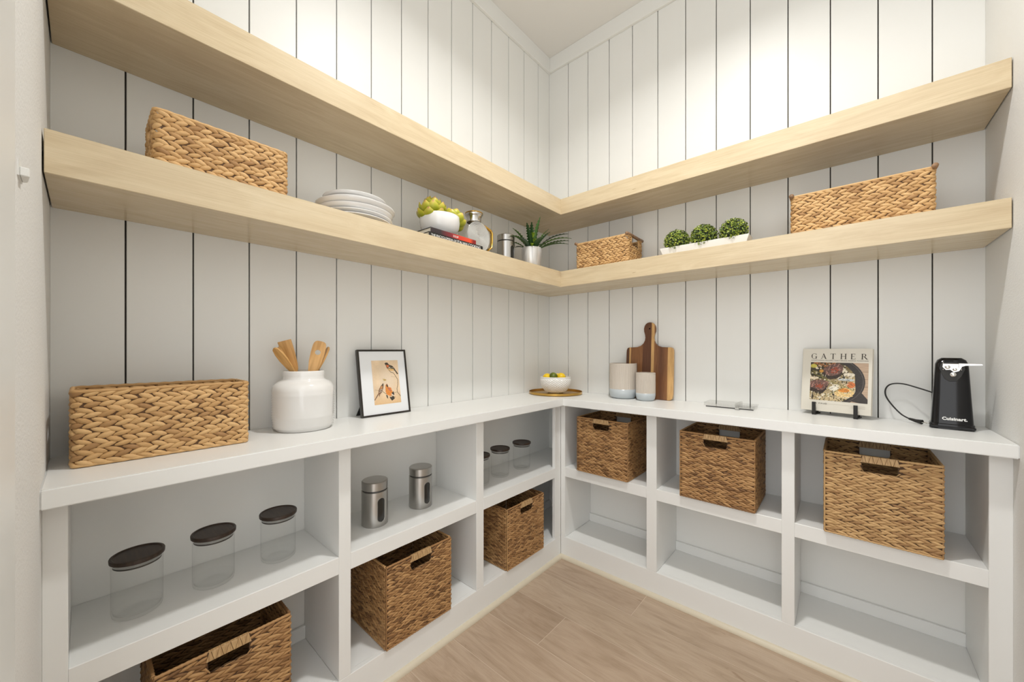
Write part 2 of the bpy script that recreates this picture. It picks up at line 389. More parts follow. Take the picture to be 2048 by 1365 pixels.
# ------------------------------------------------------------------ woven baskets
def lobes(items, name, path=None, clampx=None, holes=()):
    """items: list of (centre, tangent, up, normal, length, height, thick, tilt, yaw) -> one mesh of strand lobes"""
    ST = [(-.5, .0), (-.37, .46), (-.16, .86), (.05, 1.0), (.27, .80), (.42, .42), (.5, .0)]
    K = 6; n = len(items)
    base = []; uv = []
    for i, (u, r) in enumerate(ST):
        if r == 0: base.append((u, 0, 0)); uv.append((u, 0))
        else:
            for k in range(K):
                a = 2*PI*k/K; base.append((u, .5*r*math.cos(a), .5*r*math.sin(a))); uv.append((u, math.sin(a)*1.0+.3*math.cos(a)))
    base = np.array(base); uv = np.array(uv)
    faces = []; st = [0]; c = 1
    for i in range(1, len(ST)-1): st.append(c); c += K
    st.append(c)
    faces_t = []
    for k in range(K): faces_t.append((0, st[1]+(k+1) % K, st[1]+k))
    faces_q = []
    for i in range(1, len(ST)-2):
        for k in range(K): faces_q.append((st[i]+k, st[i]+(k+1) % K, st[i+1]+(k+1) % K, st[i+1]+k))
    for k in range(K): faces_t.append((c, st[-2]+k, st[-2]+(k+1) % K))
    nv = len(base); V = np.zeros((n, nv, 3)); F = np.zeros((n, nv, 3))
    for i, (c0, t, up, nr, ln, h, th, tl, yw) in enumerate(items):
        ct, sn = math.cos(tl), math.sin(tl)
        a = t*ct+up*sn; b = up*ct-t*sn
        a2 = a*math.cos(yw)+nr*math.sin(yw); n2 = nr*math.cos(yw)-a*math.sin(yw)
        # base: u along a2, sin-part (index2) = height along b, cos-part (index1) = thickness along n2
        V[i] = c0+np.outer(base[:, 0]*ln, a2)+np.outer(base[:, 2]*h, b)+np.outer(base[:, 1]*th, n2)
        F[i, :, 0] = uv[:, 0]; F[i, :, 1] = uv[:, 1]; F[i, :, 2] = rng.random()
    if holes:
        for (a, b, c, d) in holes:
            mx_, mz_ = V[:, :, 0].mean(1), V[:, :, 2].mean(1)
            for k in range(n):
                X_, Z_ = V[k, :, 0], V[k, :, 2]; ins = (X_ > a) & (X_ < b) & (Z_ > c) & (Z_ < d)
                if not ins.any(): continue
                if mx_[k] <= a+.004: X_[ins] = a
                elif mx_[k] >= b-.004: X_[ins] = b
                elif mz_[k] < (c+d)/2: Z_[ins] = c
                else: Z_[ins] = d
    if clampx: V[:, :, 0] = np.clip(V[:, :, 0], clampx[0], clampx[1])
    if path is not None:
        ps, pt, pz = path(V[:, :, 0].reshape(-1)); sc_ = pz(V[:, :, 2].reshape(-1))
        out = ps*sc_[:, None]+np.stack([pt[:, 1], -pt[:, 0]], 1)*(-V[:, :, 1].reshape(-1))[:, None]
        V[:, :, 0] = out[:, 0].reshape(n, nv); V[:, :, 1] = out[:, 1].reshape(n, nv)
    tr = np.array(faces_t); qd = np.array(faces_q)
    off = (np.arange(n)*nv)[:, None, None]
    tri = (tr[None]+off).reshape(-1, 3); qua = (qd[None]+off).reshape(-1, 4)
    me = bpy.data.meshes.new(name)
    me.vertices.add(n*nv); me.vertices.foreach_set('co', V.reshape(-1))
    nl = tri.size+qua.size; me.loops.add(nl)
    me.loops.foreach_set('vertex_index', np.concatenate([tri.reshape(-1), qua.reshape(-1)]).astype(np.int32))
    npoly = len(tri)+len(qua); me.polygons.add(npoly)
    ls = np.concatenate([np.arange(len(tri))*3, tri.size+np.arange(len(qua))*4]).astype(np.int32)
    me.polygons.foreach_set('loop_start', ls)
    at = me.attributes.new('fib', 'FLOAT_VECTOR', 'POINT'); at.data.foreach_set('vector', F.reshape(-1))
    me.polygons.foreach_set('use_smooth', np.ones(npoly, dtype=bool))
    me.update(calc_edges=True); me.validate()
    return me
UPZ = np.array([0., 0., 1.])
def row_items(p0, t, nr, length, z, rh, step, tilt, holes, lf=1.75, hf=1.45, th=.009, drop=0.0, phase=0.0, jit=1.0, ends=True):
    out = []
    n = max(2, int(round(length/step))); st = length/n
    for i in range(n+1 if phase else n):
        u = (i+.5-phase)*st
        if u < st*.12 or u > length-st*.12: u = min(max(u, st*.28), length-st*.28)
        if any(a < u < b and c < z < d for a, b, c, d in holes): continue
        ln = st*lf*(1+rng.uniform(-.12, .14)*jit); h = rh*hf*(1+rng.uniform(-.12, .15)*jit)
        # keep lobe inside panel ends
        e = min(u, length-u)+.004
        ln = min(ln, 2*e+st*.5)
        z1 = z+rng.uniform(-.08, .08)*rh*jit
        out.append((p0+t*u+UPZ*z1+nr*rng.uniform(-.0006, .0006), t, UPZ, nr, ln, h, th*(1+rng.uniform(-.1, .15)), tilt+rng.uniform(-.06, .06)*jit, rng.uniform(.02, .08)))
    return out
def rope(g, pts, r, seg=7): g.tube(pts, r, seg)
def wrapped_rod(p0, p1, r, pitch=.012):
    g = G(); p0 = Vector(p0); p1 = Vector(p1); n = max(4, int((p1-p0).length/pitch*3))
    pts = [p0.lerp(p1, i/n) for i in range(n+1)]
    rr = [r*(1+.16*math.sin(i*2*PI/3)+random.uniform(-.05, .05)) for i in range(n+1)]
    g.tube(pts, rr, 8); return g

# --- foldable cube bins: four hinged panels
BW, BD, BH = .306, .285, .312
def make_bin_panel(width, hole, idx):
    """panel in local coords: x along width (0..width), outward normal -y, z up"""
    p0 = np.array([.004, 0, 0.]); t = np.array([1., 0, 0]); nr = np.array([0, -1., 0])
    rh = .0098; nrows = int((BH-.012)/rh)
    holes = [(width/2-.043, width/2+.043, BH-.054, BH-.012)] if hole else []
    rows_ = []
    for k in range(nrows):
        z = .008+rh*(k+.5)
        rows_.append(row_items(p0, t, nr, width-.008, z, rh, .0285, (.25 if k % 2 else -.25), holes, lf=1.62, hf=1.22, th=.0082, phase=.5*(k % 2)))
    braids = []
    for k in range(0, nrows, 2):
        it = rows_[k]+(rows_[k+1] if k+1 < nrows else [])
        braids.append(lobes(it, 'braid', clampx=(.0025, width-.0025+.004), holes=[(a-.001, b+.001, c, d) for a, b, c, d in [(width/2-.047, width/2+.047, BH-.057, BH-.022)]] if hole else ()))
    return braids
bin_meshes = {'front': make_bin_panel(BW, True, 0), 'back': make_bin_panel(BW, True, 1), 'side': make_bin_panel(BD-.012, False, 2)}
def liner_mesh(width, hole):  # thin dark sheet behind the strands, gives the gaps painted shade
    g = G(); y0, y1 = -.001, .001
    if not hole: g.box(.003, width-.003, y0, y1, .004, BH-.004)
    else:
        a, b, c, d = width/2-.046, width/2+.046, BH-.056, BH-.024
        g.box(.003, width-.003, y0, y1, .004, c); g.box(.003, a, y0, y1, c, BH-.004); g.box(b, width-.003, y0, y1, c, BH-.004); g.box(a, b, y0, y1, d, BH-.004)
    return g.mesh('core')
lin = {'front': liner_mesh(BW, True), 'side': liner_mesh(BD-.012, False)}
def make_bin(label, group):
    t = thing('storage_bin', label, 'basket', (0, 0, 0), 0, group)
    specs = [('front', BW, (-BW/2, -BD/2, 0), 0), ('back', BW, (BW/2, BD/2, 0), PI), ('side', BD-.012, (BW/2-.002, -BD/2+.006, 0), PI/2), ('side', BD-.012, (-BW/2+.002, BD/2-.006, 0), -PI/2)]
    for kind, wd, loc, rz in specs:
        hole = kind != 'side'
        pn = link('woven_panel', lin['front' if hole else 'side'], M['liner_shade'], t, loc, (0, 0, rz))
        for bmh in bin_meshes[kind]: link('braid', bmh, M['weave_brown'], pn)
        # wrapped rim and edge rods
        r = .0042
        wrapped_rod((.002, 0, BH-.003), (wd-.002, 0, BH-.003), r).obj('rim', M['weave_brown'], pn, smooth=True)
        wrapped_rod((.002, 0, .005), (wd-.002, 0, .005), .0035).obj('rim', M['weave_brown'], pn, smooth=True)
        for x in (.0025, wd-.0025):
            wrapped_rod((x, 0, .004), (x, 0, BH-.004), .0025, .02).obj('edge_rod', M['weave_brown'], pn, smooth=True)
        if hole:
            g = G(); n = 9; x0 = wd/2-.048; pitch = .096/n; z0, z1 = BH-.024, BH+.0005
            for i in range(n):    # flat leaf folded zigzag around the grip
                k0, k1 = (pitch*.3*(1 if j_ % 2 else -1) for j_ in (i, i+1)); a, c = x0+i*pitch, x0+(i+1)*pitch; e = .00035
                g.prism([(a+k0+e, z0), (c+k1-e, z0), (c-k1-e, z1), (a-k0+e, z1)], -.0058-.0005*(i % 2), .0058, 'xz')
            G().box(x0, x0+.096, -.0045, .0045, z0+.001, z1-.001).obj('grip_core', M['liner_shade'], pn)  # dark backing, paints shade into the thin gaps of the wrap
            h = g.obj('handle_wrap', M['handle_leaf'], pn, bevel=.0005)
    G().box(-BW/2+.006, BW/2-.006, -BD/2+.006, BD/2-.006, .003, .006).obj('bottom_panel', M['liner_shade'], t)
    return t
m = M['handle_leaf'] = mat('handle_leaf_wrap', (.5, .32, .15, 1), .5)
L(m, ramp(m, noise(m, coords(m, (90, 90, 12)), 2, 4), [(.3, (.36, .21, .09, 1)), (.7, (.62, .42, .21, 1))]), P(m).inputs['Base Color'])
Bg = 'foldable hyacinth cube bins in the cubbies'
bin0 = make_bin('brown woven bin in the left cabinet, cropped by the bottom edge of view', Bg)
bins = [(bin0, (.31-BD/2-.004, -1.926, BZ), PI/2, None),
        (None, (.31-BD/2-.002, -1.303, BZ), PI/2, 'brown woven bin on the floor shelf below two steel canisters'),
        (None, (.31-BD/2-.002, -.638, BZ), PI/2, 'brown woven bin nearest the corner in the left cabinet, bottom row'),
        (None, (.573, -.312+BD/2, M1), 0, 'brown woven bin in right cabinet cubby beside the corner'),
        (None, (1.140, -.314+BD/2, M1), 0, 'brown woven bin in the middle cubby of right cabinet, top row'),
        (None, (1.670, -.316+BD/2, M1), 0, 'lighter brown woven bin in rightmost cubby below the can opener')]
for b, loc, rz, lab in bins:
    o = b or copy_tree(bin0)
    o.location = loc; o.rotation_euler = (0, 0, rz)
    if lab: o['label'] = lab
    if lab and lab.startswith('lighter'):
        for pn in o.children:
            for c in [pn]+list(pn.children):
                if c.data and c.data.materials[0] == M['weave_brown']:
                    c.material_slots[0].link = 'OBJECT'; c.material_slots[0].material = M['weave_mid']

# --- soft rectangular baskets with plaits running round
def rect_path(W, Dp, rc, n_c=4):
    pts = []
    for cx, cy, a0 in ((W/2-rc, -Dp/2+rc, -PI/2), (W/2-rc, Dp/2-rc, 0), (-W/2+rc, Dp/2-rc, PI/2), (-W/2+rc, -Dp/2+rc, PI)):
        for k in range(n_c+1):
            a = a0+PI/2*k/n_c; pts.append((cx+rc*math.cos(a), cy+rc*math.sin(a)))
    return pts
def ring_eval(pts):
    P_ = np.array(pts+[pts[0]]); seg = np.linalg.norm(np.diff(P_, axis=0), axis=1); cum = np.concatenate([[0], np.cumsum(seg)])
    def f(s_):
        s_ = s_ % cum[-1]; i = min(np.searchsorted(cum, s_, side='right')-1, len(seg)-1); k = (s_-cum[i])/seg[i]
        p = P_[i]*(1-k)+P_[i+1]*k
        e = .008
        def q(x):
            x = x % cum[-1]; j = min(np.searchsorted(cum, x, side='right')-1, len(seg)-1); kk = (x-cum[j])/seg[j]
            return P_[j]*(1-kk)+P_[j+1]*kk
        t = q(s_+e)-q(s_-e); t /= np.linalg.norm(t)
        return p, t
    return f, cum[-1]
def soft_basket(label, loc, rz, W, Dp, H, rh=.0125, step=.027, rods=False, holes=True, taper=0.0, lf=1.42, hf=1.17, group=None):
    t = thing('woven_basket', label, 'basket', loc, rz, group)
    wv, core = M['weave_gold'], M['liner_shade_gold']
    rc = .014; pts = rect_path(W-.010, Dp-.010, rc); f, Ltot = ring_eval(pts)
    Pa = np.array(pts+[pts[0]]); cu_ = np.concatenate([[0], np.cumsum(np.linalg.norm(np.diff(Pa, axis=0), axis=1))])
    def fv(q_):
        g_ = lambda x: np.stack([np.interp(x % cu_[-1], cu_, Pa[:, 0]), np.interp(x % cu_[-1], cu_, Pa[:, 1])], 1)
        t_ = g_(q_+.006)-g_(q_-.006); t_ /= np.linalg.norm(t_, axis=1)[:, None]; return g_(q_), t_
    top = H-(.012 if rods else .004)
    nrows = int((top-.004)/rh); rh = (top-.004)/nrows
    hz0, hz1 = top-.05, top-(.0 if rods else .008)
    hh = min(.045, Dp*.24)
    def inhole(x, y, z): return holes and abs(y) < hh and abs(x) > W/2-.03 and hz0 < z < hz1
    n = int(round(Ltot/step)); st = Ltot/n
    for k in range(0, nrows, 2):
        items = []
        for kk in (k, k+1):
            if kk >= nrows: continue
            z = .004+rh*(kk+.5)
            sc = 1+taper*(z/H-.5)
            for i in range(n):
                s_ = (i+.5*(kk % 2)+rng.uniform(-.08, .08))*st
                p, tt = f(s_)
                if inhole(p[0], p[1], z): continue
                c0 = np.array([s_, 0., z+rng.uniform(-.07, .07)*rh])
                items.append((c0, np.array([1., 0, 0]), UPZ, np.array([0, -1., 0]), st*lf*(1+rng.uniform(-.12, .14)), rh*hf*(1+rng.uniform(-.1, .14)), .0105*(1+rng.uniform(-.1, .1)), (.33 if kk % 2 else -.33)+rng.uniform(-.07, .07), rng.uniform(0, .08)))
        link('braid', lobes(items, 'braid', path=lambda q_: (*fv(q_), lambda zz: 1+taper*(zz/H-.5))), wv, t)
    # core walls, their dark colour painting shade into the weave gaps
    g = G(); tk = .001; a, b = W/2-.005, Dp/2-.005
    zt = top-.003
    g.box(-a+.012, a-.012, -b-tk, -b+tk, .003, zt); g.box(-a+.012, a-.012, b-tk, b+tk, .003, zt)
    for sx in (-1, 1):
        x = sx*a
        if holes:
            g.box(x-tk, x+tk, -b+.012, b-.012, .003, hz0+.004); g.box(x-tk, x+tk, -b+.012, -hh-.004, hz0, zt); g.box(x-tk, x+tk, hh+.004, b-.012, hz0, zt)
        else: g.box(x-tk, x+tk, -b+.012, b-.012, .003, zt)
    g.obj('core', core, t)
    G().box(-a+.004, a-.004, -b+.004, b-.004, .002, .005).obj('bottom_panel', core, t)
    # rims
    def ringrod(z, r, name):
        g = G(); P2 = [(x, y, z) for x, y in pts]; m_ = []
        P2.append(P2[0]); dense = []
        for p, q in zip(P2, P2[1:]):
            d_ = math.dist(p, q); k_ = max(1, int(d_/.006))
            for j in range(k_): dense.append(tuple(p[c]+(q[c]-p[c])*j/k_ for c in range(3)))
        dense.append(dense[0])
        if holes and rods and z > H*.5:
            for sgn in (-1, 1):
                part = [d_ for d_ in dense if d_[1]*sgn > 0 and (abs(d_[1]) > hh or abs(d_[0]) < W/2-.03)]
                part.sort(key=lambda d_: d_[0] if abs(abs(d_[0])-(W/2-.005)) > .003 else d_[0]*10-0)
                run = sorted([d_ for d_ in part], key=lambda d_: (d_[0], 0))
                g.tube([(x, y, zz) for x, y, zz in run if abs(x) < W/2-.006], r, 8)
        else: g.tube(dense, [r*(1+.14*math.sin(i*1.4)) for i in range(len(dense))], 8)
        g.obj(name, wv, t, smooth=True)
    ringrod(top, .0045, 'rim'); ringrod(.005, .0042, 'rim')
    if rods:
        for sx in (-1, 1):
            x = sx*(W/2-.006)
            g = G(); g.tube([(x, -Dp/2-.004, H-.009), (x, -Dp*.2, H-.008), (x, Dp*.2, H-.010), (x, Dp/2+.004, H-.009)], [.0088, .0085, .009, .0085], 10)
            g.obj('handle_rod', M['twig'], t, smooth=True)
            for sy in (-1, 1):
                g = G(); g.tube([(x, sy*(hh+.004), hz0), (x, sy*(hh+.004), H-.012)], .005, 8); g.obj('handle_post', wv, t, smooth=True)
    elif holes:
        for sx in (-1, 1):
            for sy in (-1, 1): G().tube([(sx*(W/2-.005), sy*(hh+.002), hz0), (sx*(W/2-.005), sy*(hh+.002), top)], .0042, 8).obj('handle_post', wv, t, smooth=True)
    return t
soft_basket('long golden woven basket on the worktop beside the white utensil crock', (.123, -2.0325, CT), PI/2, .362, .165, .187, group=None)
soft_basket('golden woven basket at left end of lower shelf above the crock', (.188, -1.922, 1.710), PI/2, .312, .18, .142, rh=.0115, step=.025)
soft_basket('small golden basket with twig handles near the corner on lower shelf', (.532, -.142, 1.710), 0, .332, .205, .172, rh=.0128, step=.026, rods=True)
soft_basket('long golden basket with twig handles at right end of lower shelf', (1.611, -.165, 1.710), 0, .408, .20, .170, rh=.0118, step=.027, rods=True)

# ------------------------------------------------------------------ lower shelf objects, left run
SZ = 1.710
def plate(label, z, r, h, sh, dx=0, dy=0, group='stacked white plates'):
    g = G(); k = .0028
    prof = [(0, 0), (r*.55, 0), (r*.58, .001), (r*.80, h*.35), (r*.96, h*.78), (r, h-.003), (r*1.0, h-.0012), (r-.0015, h), (r-.005, h-.0005), (r*.93, h*.8), (r*.78, h*.35+k), (r*.56, k), (0, k)]
    if sh == 'bowl': prof = [(0, 0), (r*.6, 0), (r*.64, .001), (r*.93, h*.45), (r, h-.004), (r, h-.001), (r-.002, h), (r-.005, h-.001), (r*.90, h*.5), (r*.62, k), (0, k)]
    o = g.lathe(prof, 72).obj('plate', M['ceramic'], None, (.163+dx, -1.498+dy, z), smooth=True)
    return autosmooth(tag(o, label, 'plate', group), 50)
plate('large white plate at the very bottom of the stack on lower shelf', 1.710, .133, .016, 'p')
plate('large white plate second from bottom of the stack', 1.719, .134, .022, 'p')
plate('deep white plate third from bottom of the stack', 1.734, .134, .028, 'bowl', .001)
plate('widest white plate overhanging the middle of the plate stack', 1.752, .142, .028, 'bowl', .001, .001)
plate('smaller white plate, second from top of the stack', 1.774, .114, .020, 'bowl', -.001, -.002)
plate('smaller white plate lying on top of the stack', 1.789, .114, .021, 'bowl', 0, -.002)

def flat_book(name_label, loc, rz, w, d, h, cover, spine_txts, band=None):
    t = thing('book', name_label, 'book', loc, rz)      # local x along spine, spine at y=0 facing -y
    G().box(-w/2+.003, w/2-.003, .004, d-.003, .002, h-.002).obj('pages', M['pages'], t)
    G().box(-w/2, w/2, 0, d, 0, .0025).obj('cover', cover, t)
    G().box(-w/2, w/2, 0, d, h-.0025, h).obj('cover', cover, t)
    G().box(-w/2, w/2, -.001, .003, 0, h).obj('spine', band or cover, t, bevel=.001)
    for txt, size, x, z, mt in spine_txts:
        link('lettering', text_mesh(txt, size), mt, t, (x, -.0014, z), (PI/2, 0, 0))
    return t
M['blackcover'] = mat('black_book_cover', (.012, .012, .013, 1), .25)
m = M['redspine'] = mat('red_to_black_spine', (.6, .05, .03, 1), .25)
tc = N(m, 'ShaderNodeTexCoord'); sp = N(m, 'ShaderNodeSeparateXYZ'); L(m, tc.outputs['Object'], sp.inputs[0])
ma = N(m, 'ShaderNodeMath', operation='MULTIPLY_ADD'); L(m, sp.outputs[0], ma.inputs[0]); ma.inputs[1].default_value = 4; ma.inputs[2].default_value = .5
L(m, ramp(m, ma.outputs[0], [(.18, (.03, .02, .025, 1)), (.42, (.22, .02, .03, 1)), (.62, (.62, .05, .03, 1)), (.88, (.75, .08, .03, 1)), (.95, (.25, .02, .02, 1))]), P(m).inputs['Base Color'])
flat_book('black cookbook with white spine lettering, bottom of the two under the bowl', (.285, -1.092, SZ), PI/2, .31, .225, .021, M['blackcover'],
          [('THE ENCYCLOPEDIA OF', .0125, -.145, .006, M['inkwhite']), ('ITALIAN COOKING', .0165, -.005, .0045, M['inkwhite'])])
flat_book('red and black soup cookbook lying on the black cookbook', (.281, -1.106, SZ+.0212), PI/2+.02, .262, .21, .021, M['blackcover'],
          [('SOUP', .0125, -.01, .006, M['inkwhite'])], M['redspine'])
bz = SZ+.0424
BC = (.175, -1.105)
o = G().lathe([(0, 0), (.046, 0), (.05, .002), (.072, .018), (.087, .045), (.0915, .07), (.0905, .094), (.089, .097), (.0865, .0955), (.0865, .07), (.081, .045), (.067, .022), (.04, .008), (0, .006)], 72).obj('bowl', M['ceramic'], None, (*BC, bz), smooth=True)
tag(o, 'round white bowl standing on two cookbooks, holding artichokes', 'bowl')
# petal with thickness, tip up (z), bulging outward (+x)
def petal_mesh():
    g = G(); n = 7; mseg = 6; vs = []; fs = []
    W_ = [.55, .85, 1.0, .98, .8, .5, .12]
    for side in (0, 1):
        for i in range(n):
            u = i/(n-1); z = u*.052; out = .024*math.sin(u*PI*.74)-.002*u
            for k in range(mseg+1):
                v_ = (k/mseg*2-1); wdt = W_[i]*.025
                y = v_*wdt; x = out-.010*v_*v_*W_[i]-(.0045*(1-v_*v_)*(1 if side else 0))*(1 if i < n-1 else .2)
                vs.append((x, y, z))
    c = (mseg+1)
    for side in (0, 1):
        o_ = side*n*c
        for i in range(n-1):
            for k in range(mseg):
                q = (o_+i*c+k, o_+i*c+k+1, o_+(i+1)*c+k+1, o_+(i+1)*c+k); fs.append(q if not side else q[::-1])
    return g.add(vs, fs).mesh('petal')
PET = petal_mesh(); PET.polygons.foreach_set('use_smooth', [True]*len(PET.polygons)); PET.materials.append(M['petal'])
def artichoke(label, loc, sc, tilt):
    t = thing('artichoke', label, 'artichoke', loc, 0, 'yellow-green artichokes in the white bowl')
    t.rotation_euler = tilt; t.scale = (sc,)*3
    G().lathe([(0, .002), (.015, .004), (.022, .02), (.018, .04), (0, .056)], 16).obj('heart', M['petal'], t, smooth=True)
    for ring, (cnt, r, z, lean, s_) in enumerate([(3, .000, .018, -.08, .85), (6, .005, .010, .10, .92), (8, .010, -.002, .36, 1.0), (8, .012, -.012, .66, .95)]):
        for k in range(cnt):
            a = 2*PI*(k+.5*(ring % 2))/cnt+random.uniform(-.1, .1)
            p = bpy.data.objects.new('petal', PET); COL.objects.link(p); p.parent = t
            p.location = (r*math.cos(a), r*math.sin(a), z)
            p.rotation_euler = (Matrix.Rotation(a, 3, 'Z') @ Matrix.Rotation(lean, 3, 'Y')).to_euler()
            p.scale = (s_,)*3
    return t
artichoke('large yellow-green artichoke with pinkish tips at left of the bowl', (.168, -1.140, bz+.093), 1.42, (.1, .05, .3))
artichoke('smaller yellow-green artichoke leaning over the bowl rim at right', (.200, -1.052, bz+.078), 1.2, (-.5, .25, 1.2))

m = M['ribglass'] = mat('ribbed_glass_white_sheen', (.86, .86, .84, 1), .2, spec=.8); P(m).inputs['Alpha'].default_value = .5  # half-opaque white paints in the reflections of clear ribbed glass
M['bodyglass'] = thin_glass('carafe_glass', (.86, .87, .86, 1), .04, 1.6)
# moon-shaped glass carafe: disc axis along x, facing out from the wall
cf = thing('carafe', 'round flat glass carafe with ringed face, steel neck and gold handle', 'carafe', (.172, -.889, SZ))
Rb = .0895; zc = Rb+.004; mx = Matrix.Translation((0, 0, zc)) @ Matrix.Rotation(PI/2, 4, 'Y')
G().lathe([(0, -.034), (Rb*.8, -.034), (Rb*.95, -.026), (Rb, 0), (Rb*.95, .026), (Rb*.84, .033)], 56, mx).obj('body', M['bodyglass'], cf, smooth=True)
g = G(); prof = []
for i in range(15):
    r0 = Rb*.84*(1-i/15); prof += [(r0, .033), (r0-.0012, .0378), (r0-.0032, .0378), (r0-.0044, .033)]
prof.append((0, .034)); g.lathe(prof, 56, mx)
g.obj('ringed_face', M['ribglass'], cf, smooth=False)
G().lathe([(.036, Rb*2-.008), (.037, Rb*2+.018), (.041, Rb*2+.022), (.046, Rb*2+.03), (.045, Rb*2+.034), (.034, Rb*2+.034), (.033, Rb*2+.0)], 40).obj('neck_collar', M['chrome'], cf, smooth=True)
G().lathe([(0, Rb*2+.036), (.040, Rb*2+.036), (.0455, Rb*2+.035), (.0455, Rb*2+.038), (.040, Rb*2+.041), (0, Rb*2+.041)], 40).obj('lid', M['gold'], cf, smooth=True)
g = G(); hp = []
for a, b in [(.034, Rb*2+.004), (.058, Rb*2-.006), (.096, Rb*2-.014), (.120, Rb*2-.022), (.128, Rb*2-.036), (.128, Rb*2-.07), (.124, Rb*2-.11), (.098, Rb*2-.128)]: hp.append((0, a, b))
g.tube(hp, .0055, 8); hh_ = g.obj('handle', M['gold'], cf, smooth=True); hh_.scale = (1.8, 1, 1)

# steel canisters with oval window facing +x
def canister(label, loc, group='steel canisters with oval windows'):
    t = thing('canister', label, 'canister', loc, 0, group)
    R, H = .0505, .176; hb = H-.040
    autosmooth(G().lathe([(0, 0), (R-.002, 0), (R, .002), (R, hb), (R-.002, hb+.001), (R-.003, hb), (R-.003, hb-.004)], 64).obj('body', M['steel'], t))
    G().lathe([(R-.004, hb-.004), (R-.0035, hb+.009), (0, hb+.009)], 48).obj('seal', M['rubber'], t, smooth=True)
    autosmooth(G().lathe([(R-.004, hb+.006), (R-.001, hb+.007), (R-.0005, H-.003), (R-.004, H), (0, H)], 64).obj('lid', M['steel'], t))
    # stadium window patch on the curved side
    def stad(wa, z0, z1, rr, n=10):
        out = []
        for k in range(n+1): a = PI*k/n; out.append((wa*math.cos(a), z1-wa+wa*math.sin(a)))
        for k in range(n+1): a = PI+PI*k/n; out.append((wa*math.cos(a), z0+wa+wa*math.sin(a)))
        return out
    def patch(wa, z0, z1, off, mtl, name, inner=None):
        g = G(); o1 = stad(wa, z0, z1, 0); vs = []
        def cyl(a, z, r_): th = a/R; return (r_*math.cos(th), r_*math.sin(th), z)
        if inner:
            i1 = stad(inner, z0+(wa-inner), z1-(wa-inner), 0); n_ = len(o1)
            vs = [cyl(a, z, R+off) for a, z in o1]+[cyl(a, z, R+off) for a, z in i1]+[cyl(a, z, R-.001) for a, z in o1]+[cyl(a, z, R-.001) for a, z in i1]
            fs = []
            for k in range(n_):
                j = (k+1) % n_; fs += [(k, j, n_+j, n_+k), (k, 2*n_+k, 2*n_+j, j), (n_+k, n_+j, 3*n_+j, 3*n_+k)]
            g.add(vs, fs)
        else:
            zs = sorted(set(z for a, z in o1)); fs = []; zz = list(np.linspace(z0, z1, 24)); K = 6
            for z in zz:
                hw = wa
                if z > z1-wa: hw = math.sqrt(max(0, wa*wa-(z-z1+wa)**2))
                if z < z0+wa: hw = math.sqrt(max(0, wa*wa-(z0+wa-z)**2))
                vs += [cyl(hw*(2*k/K-1), z, R+off) for k in range(K+1)]
            for i in range(len(zz)-1):
                for k in range(K): b_ = i*(K+1)+k; fs.append((b_, b_+1, b_+K+2, b_+K+1))
            g.add(vs, fs)
        g.obj(name, mtl, t, smooth=True)
    patch(.0150, .020, hb-.022, .0004, M['window'], 'window_glass')
    patch(.0165, .0185, hb-.0205, .0012, M['steel'], 'window_rim', .0148)
    return t
can0 = canister('steel canister with oval window on the lower shelf beside the fern', (.136, -.609, SZ))
for loc, lab in (((.157, -1.417, M1), 'steel canister with dark oval window, left one of two in the middle cubby'), ((.148, -1.192, M1), 'steel canister with dark oval window, right one of two in the middle cubby')):
    c = copy_tree(can0); c.location = loc; c['label'] = lab

# fern in silvery pot
fp = thing('potted_fern', 'dark green toothed fern in a silvery white pot on lower shelf', 'plant', (.2, -.455, SZ))
G().lathe([(0, 0), (.050, 0), (.052, .002), (.0605, .120), (.0595, .123), (.056, .122), (.055, .10), (0, .10)], 56).obj('pot', M['silverpot'], fp, smooth=True)
G().lathe([(0, .103), (.055, .101)], 24).obj('soil', M['boxcore'], fp)
def frond(length, width, elev, droop, twist=0):
    n = 22; vs = []; fs = []; x = 0; z = 0; a = elev
    cen = []
    for i in range(n+1):
        cen.append((x, z, a)); a -= droop/n; x += length/n*math.cos(a); z += length/n*math.sin(a)
    for i, (x, z, a) in enumerate(cen):
        u = i/n; wd = width*(math.sin(PI*min(1, u*.93+.07))**.7)*(1.0 if i % 2 else .5)
        if i == n: wd = .0003
        nx, nz = -math.sin(a), math.cos(a)
        for v_, lift in ((-1, .35), (0, 0), (1, .35)):
            vs.append((x+nx*wd*lift, v_*wd, z+nz*wd*lift))
        vs.append((x-nx*.0009, 0, z-nz*.0009))
    for i in range(n):
        b = i*4; c = b+4
        fs += [(b, b+1, c+1, c), (b+1, b+2, c+2, c+1), (b, c, c+3, b+3), (b+3, c+3, c+2, b+2)]
    g = G(); g.add(vs, fs); return g
fr_specs = [(-.2, .20, 1.45, .35), (1.2, .19, 1.25, .5), (.9, .25, 1.0, .9), (.6, .24, .9, 1.1), (.35, .21, .55, .8), (1.7, .20, 1.0, 1.0), (-.9, .17, 1.35, .5), (-1.9, .17, 1.2, .7), (-1.6, .19, .95, 1.2),
            (-1.3, .16, .75, .9), (3.0, .15, .9, .9), (2.4, .16, 1.1, .8), (-2.6, .16, 1.0, 1.0), (-.5, .14, .9, 1.0), (.1, .15, 1.1, .7), (.75, .22, .7, .7), (-1.1, .18, 1.15, .6)]
for a, ln, el, dr in fr_specs:
    frond(ln, random.uniform(.014, .0185), el, dr).obj('frond', M['fern'], fp, (.018*math.cos(a), .018*math.sin(a), .10), (0, 0, a))
for a, ln, el, dr, zz in ((-.75, .045, 1.3, 1.6, .175), (-.6, .045, 1.0, 1.8, .15), (-.85, .045, .9, 1.6, .125)):
    frond(ln, .013, el, dr).obj('frond', M['fernlight'], fp, (.046*math.cos(a), .046*math.sin(a), zz), (0, 0, a))['label'] = 'light green young frond'

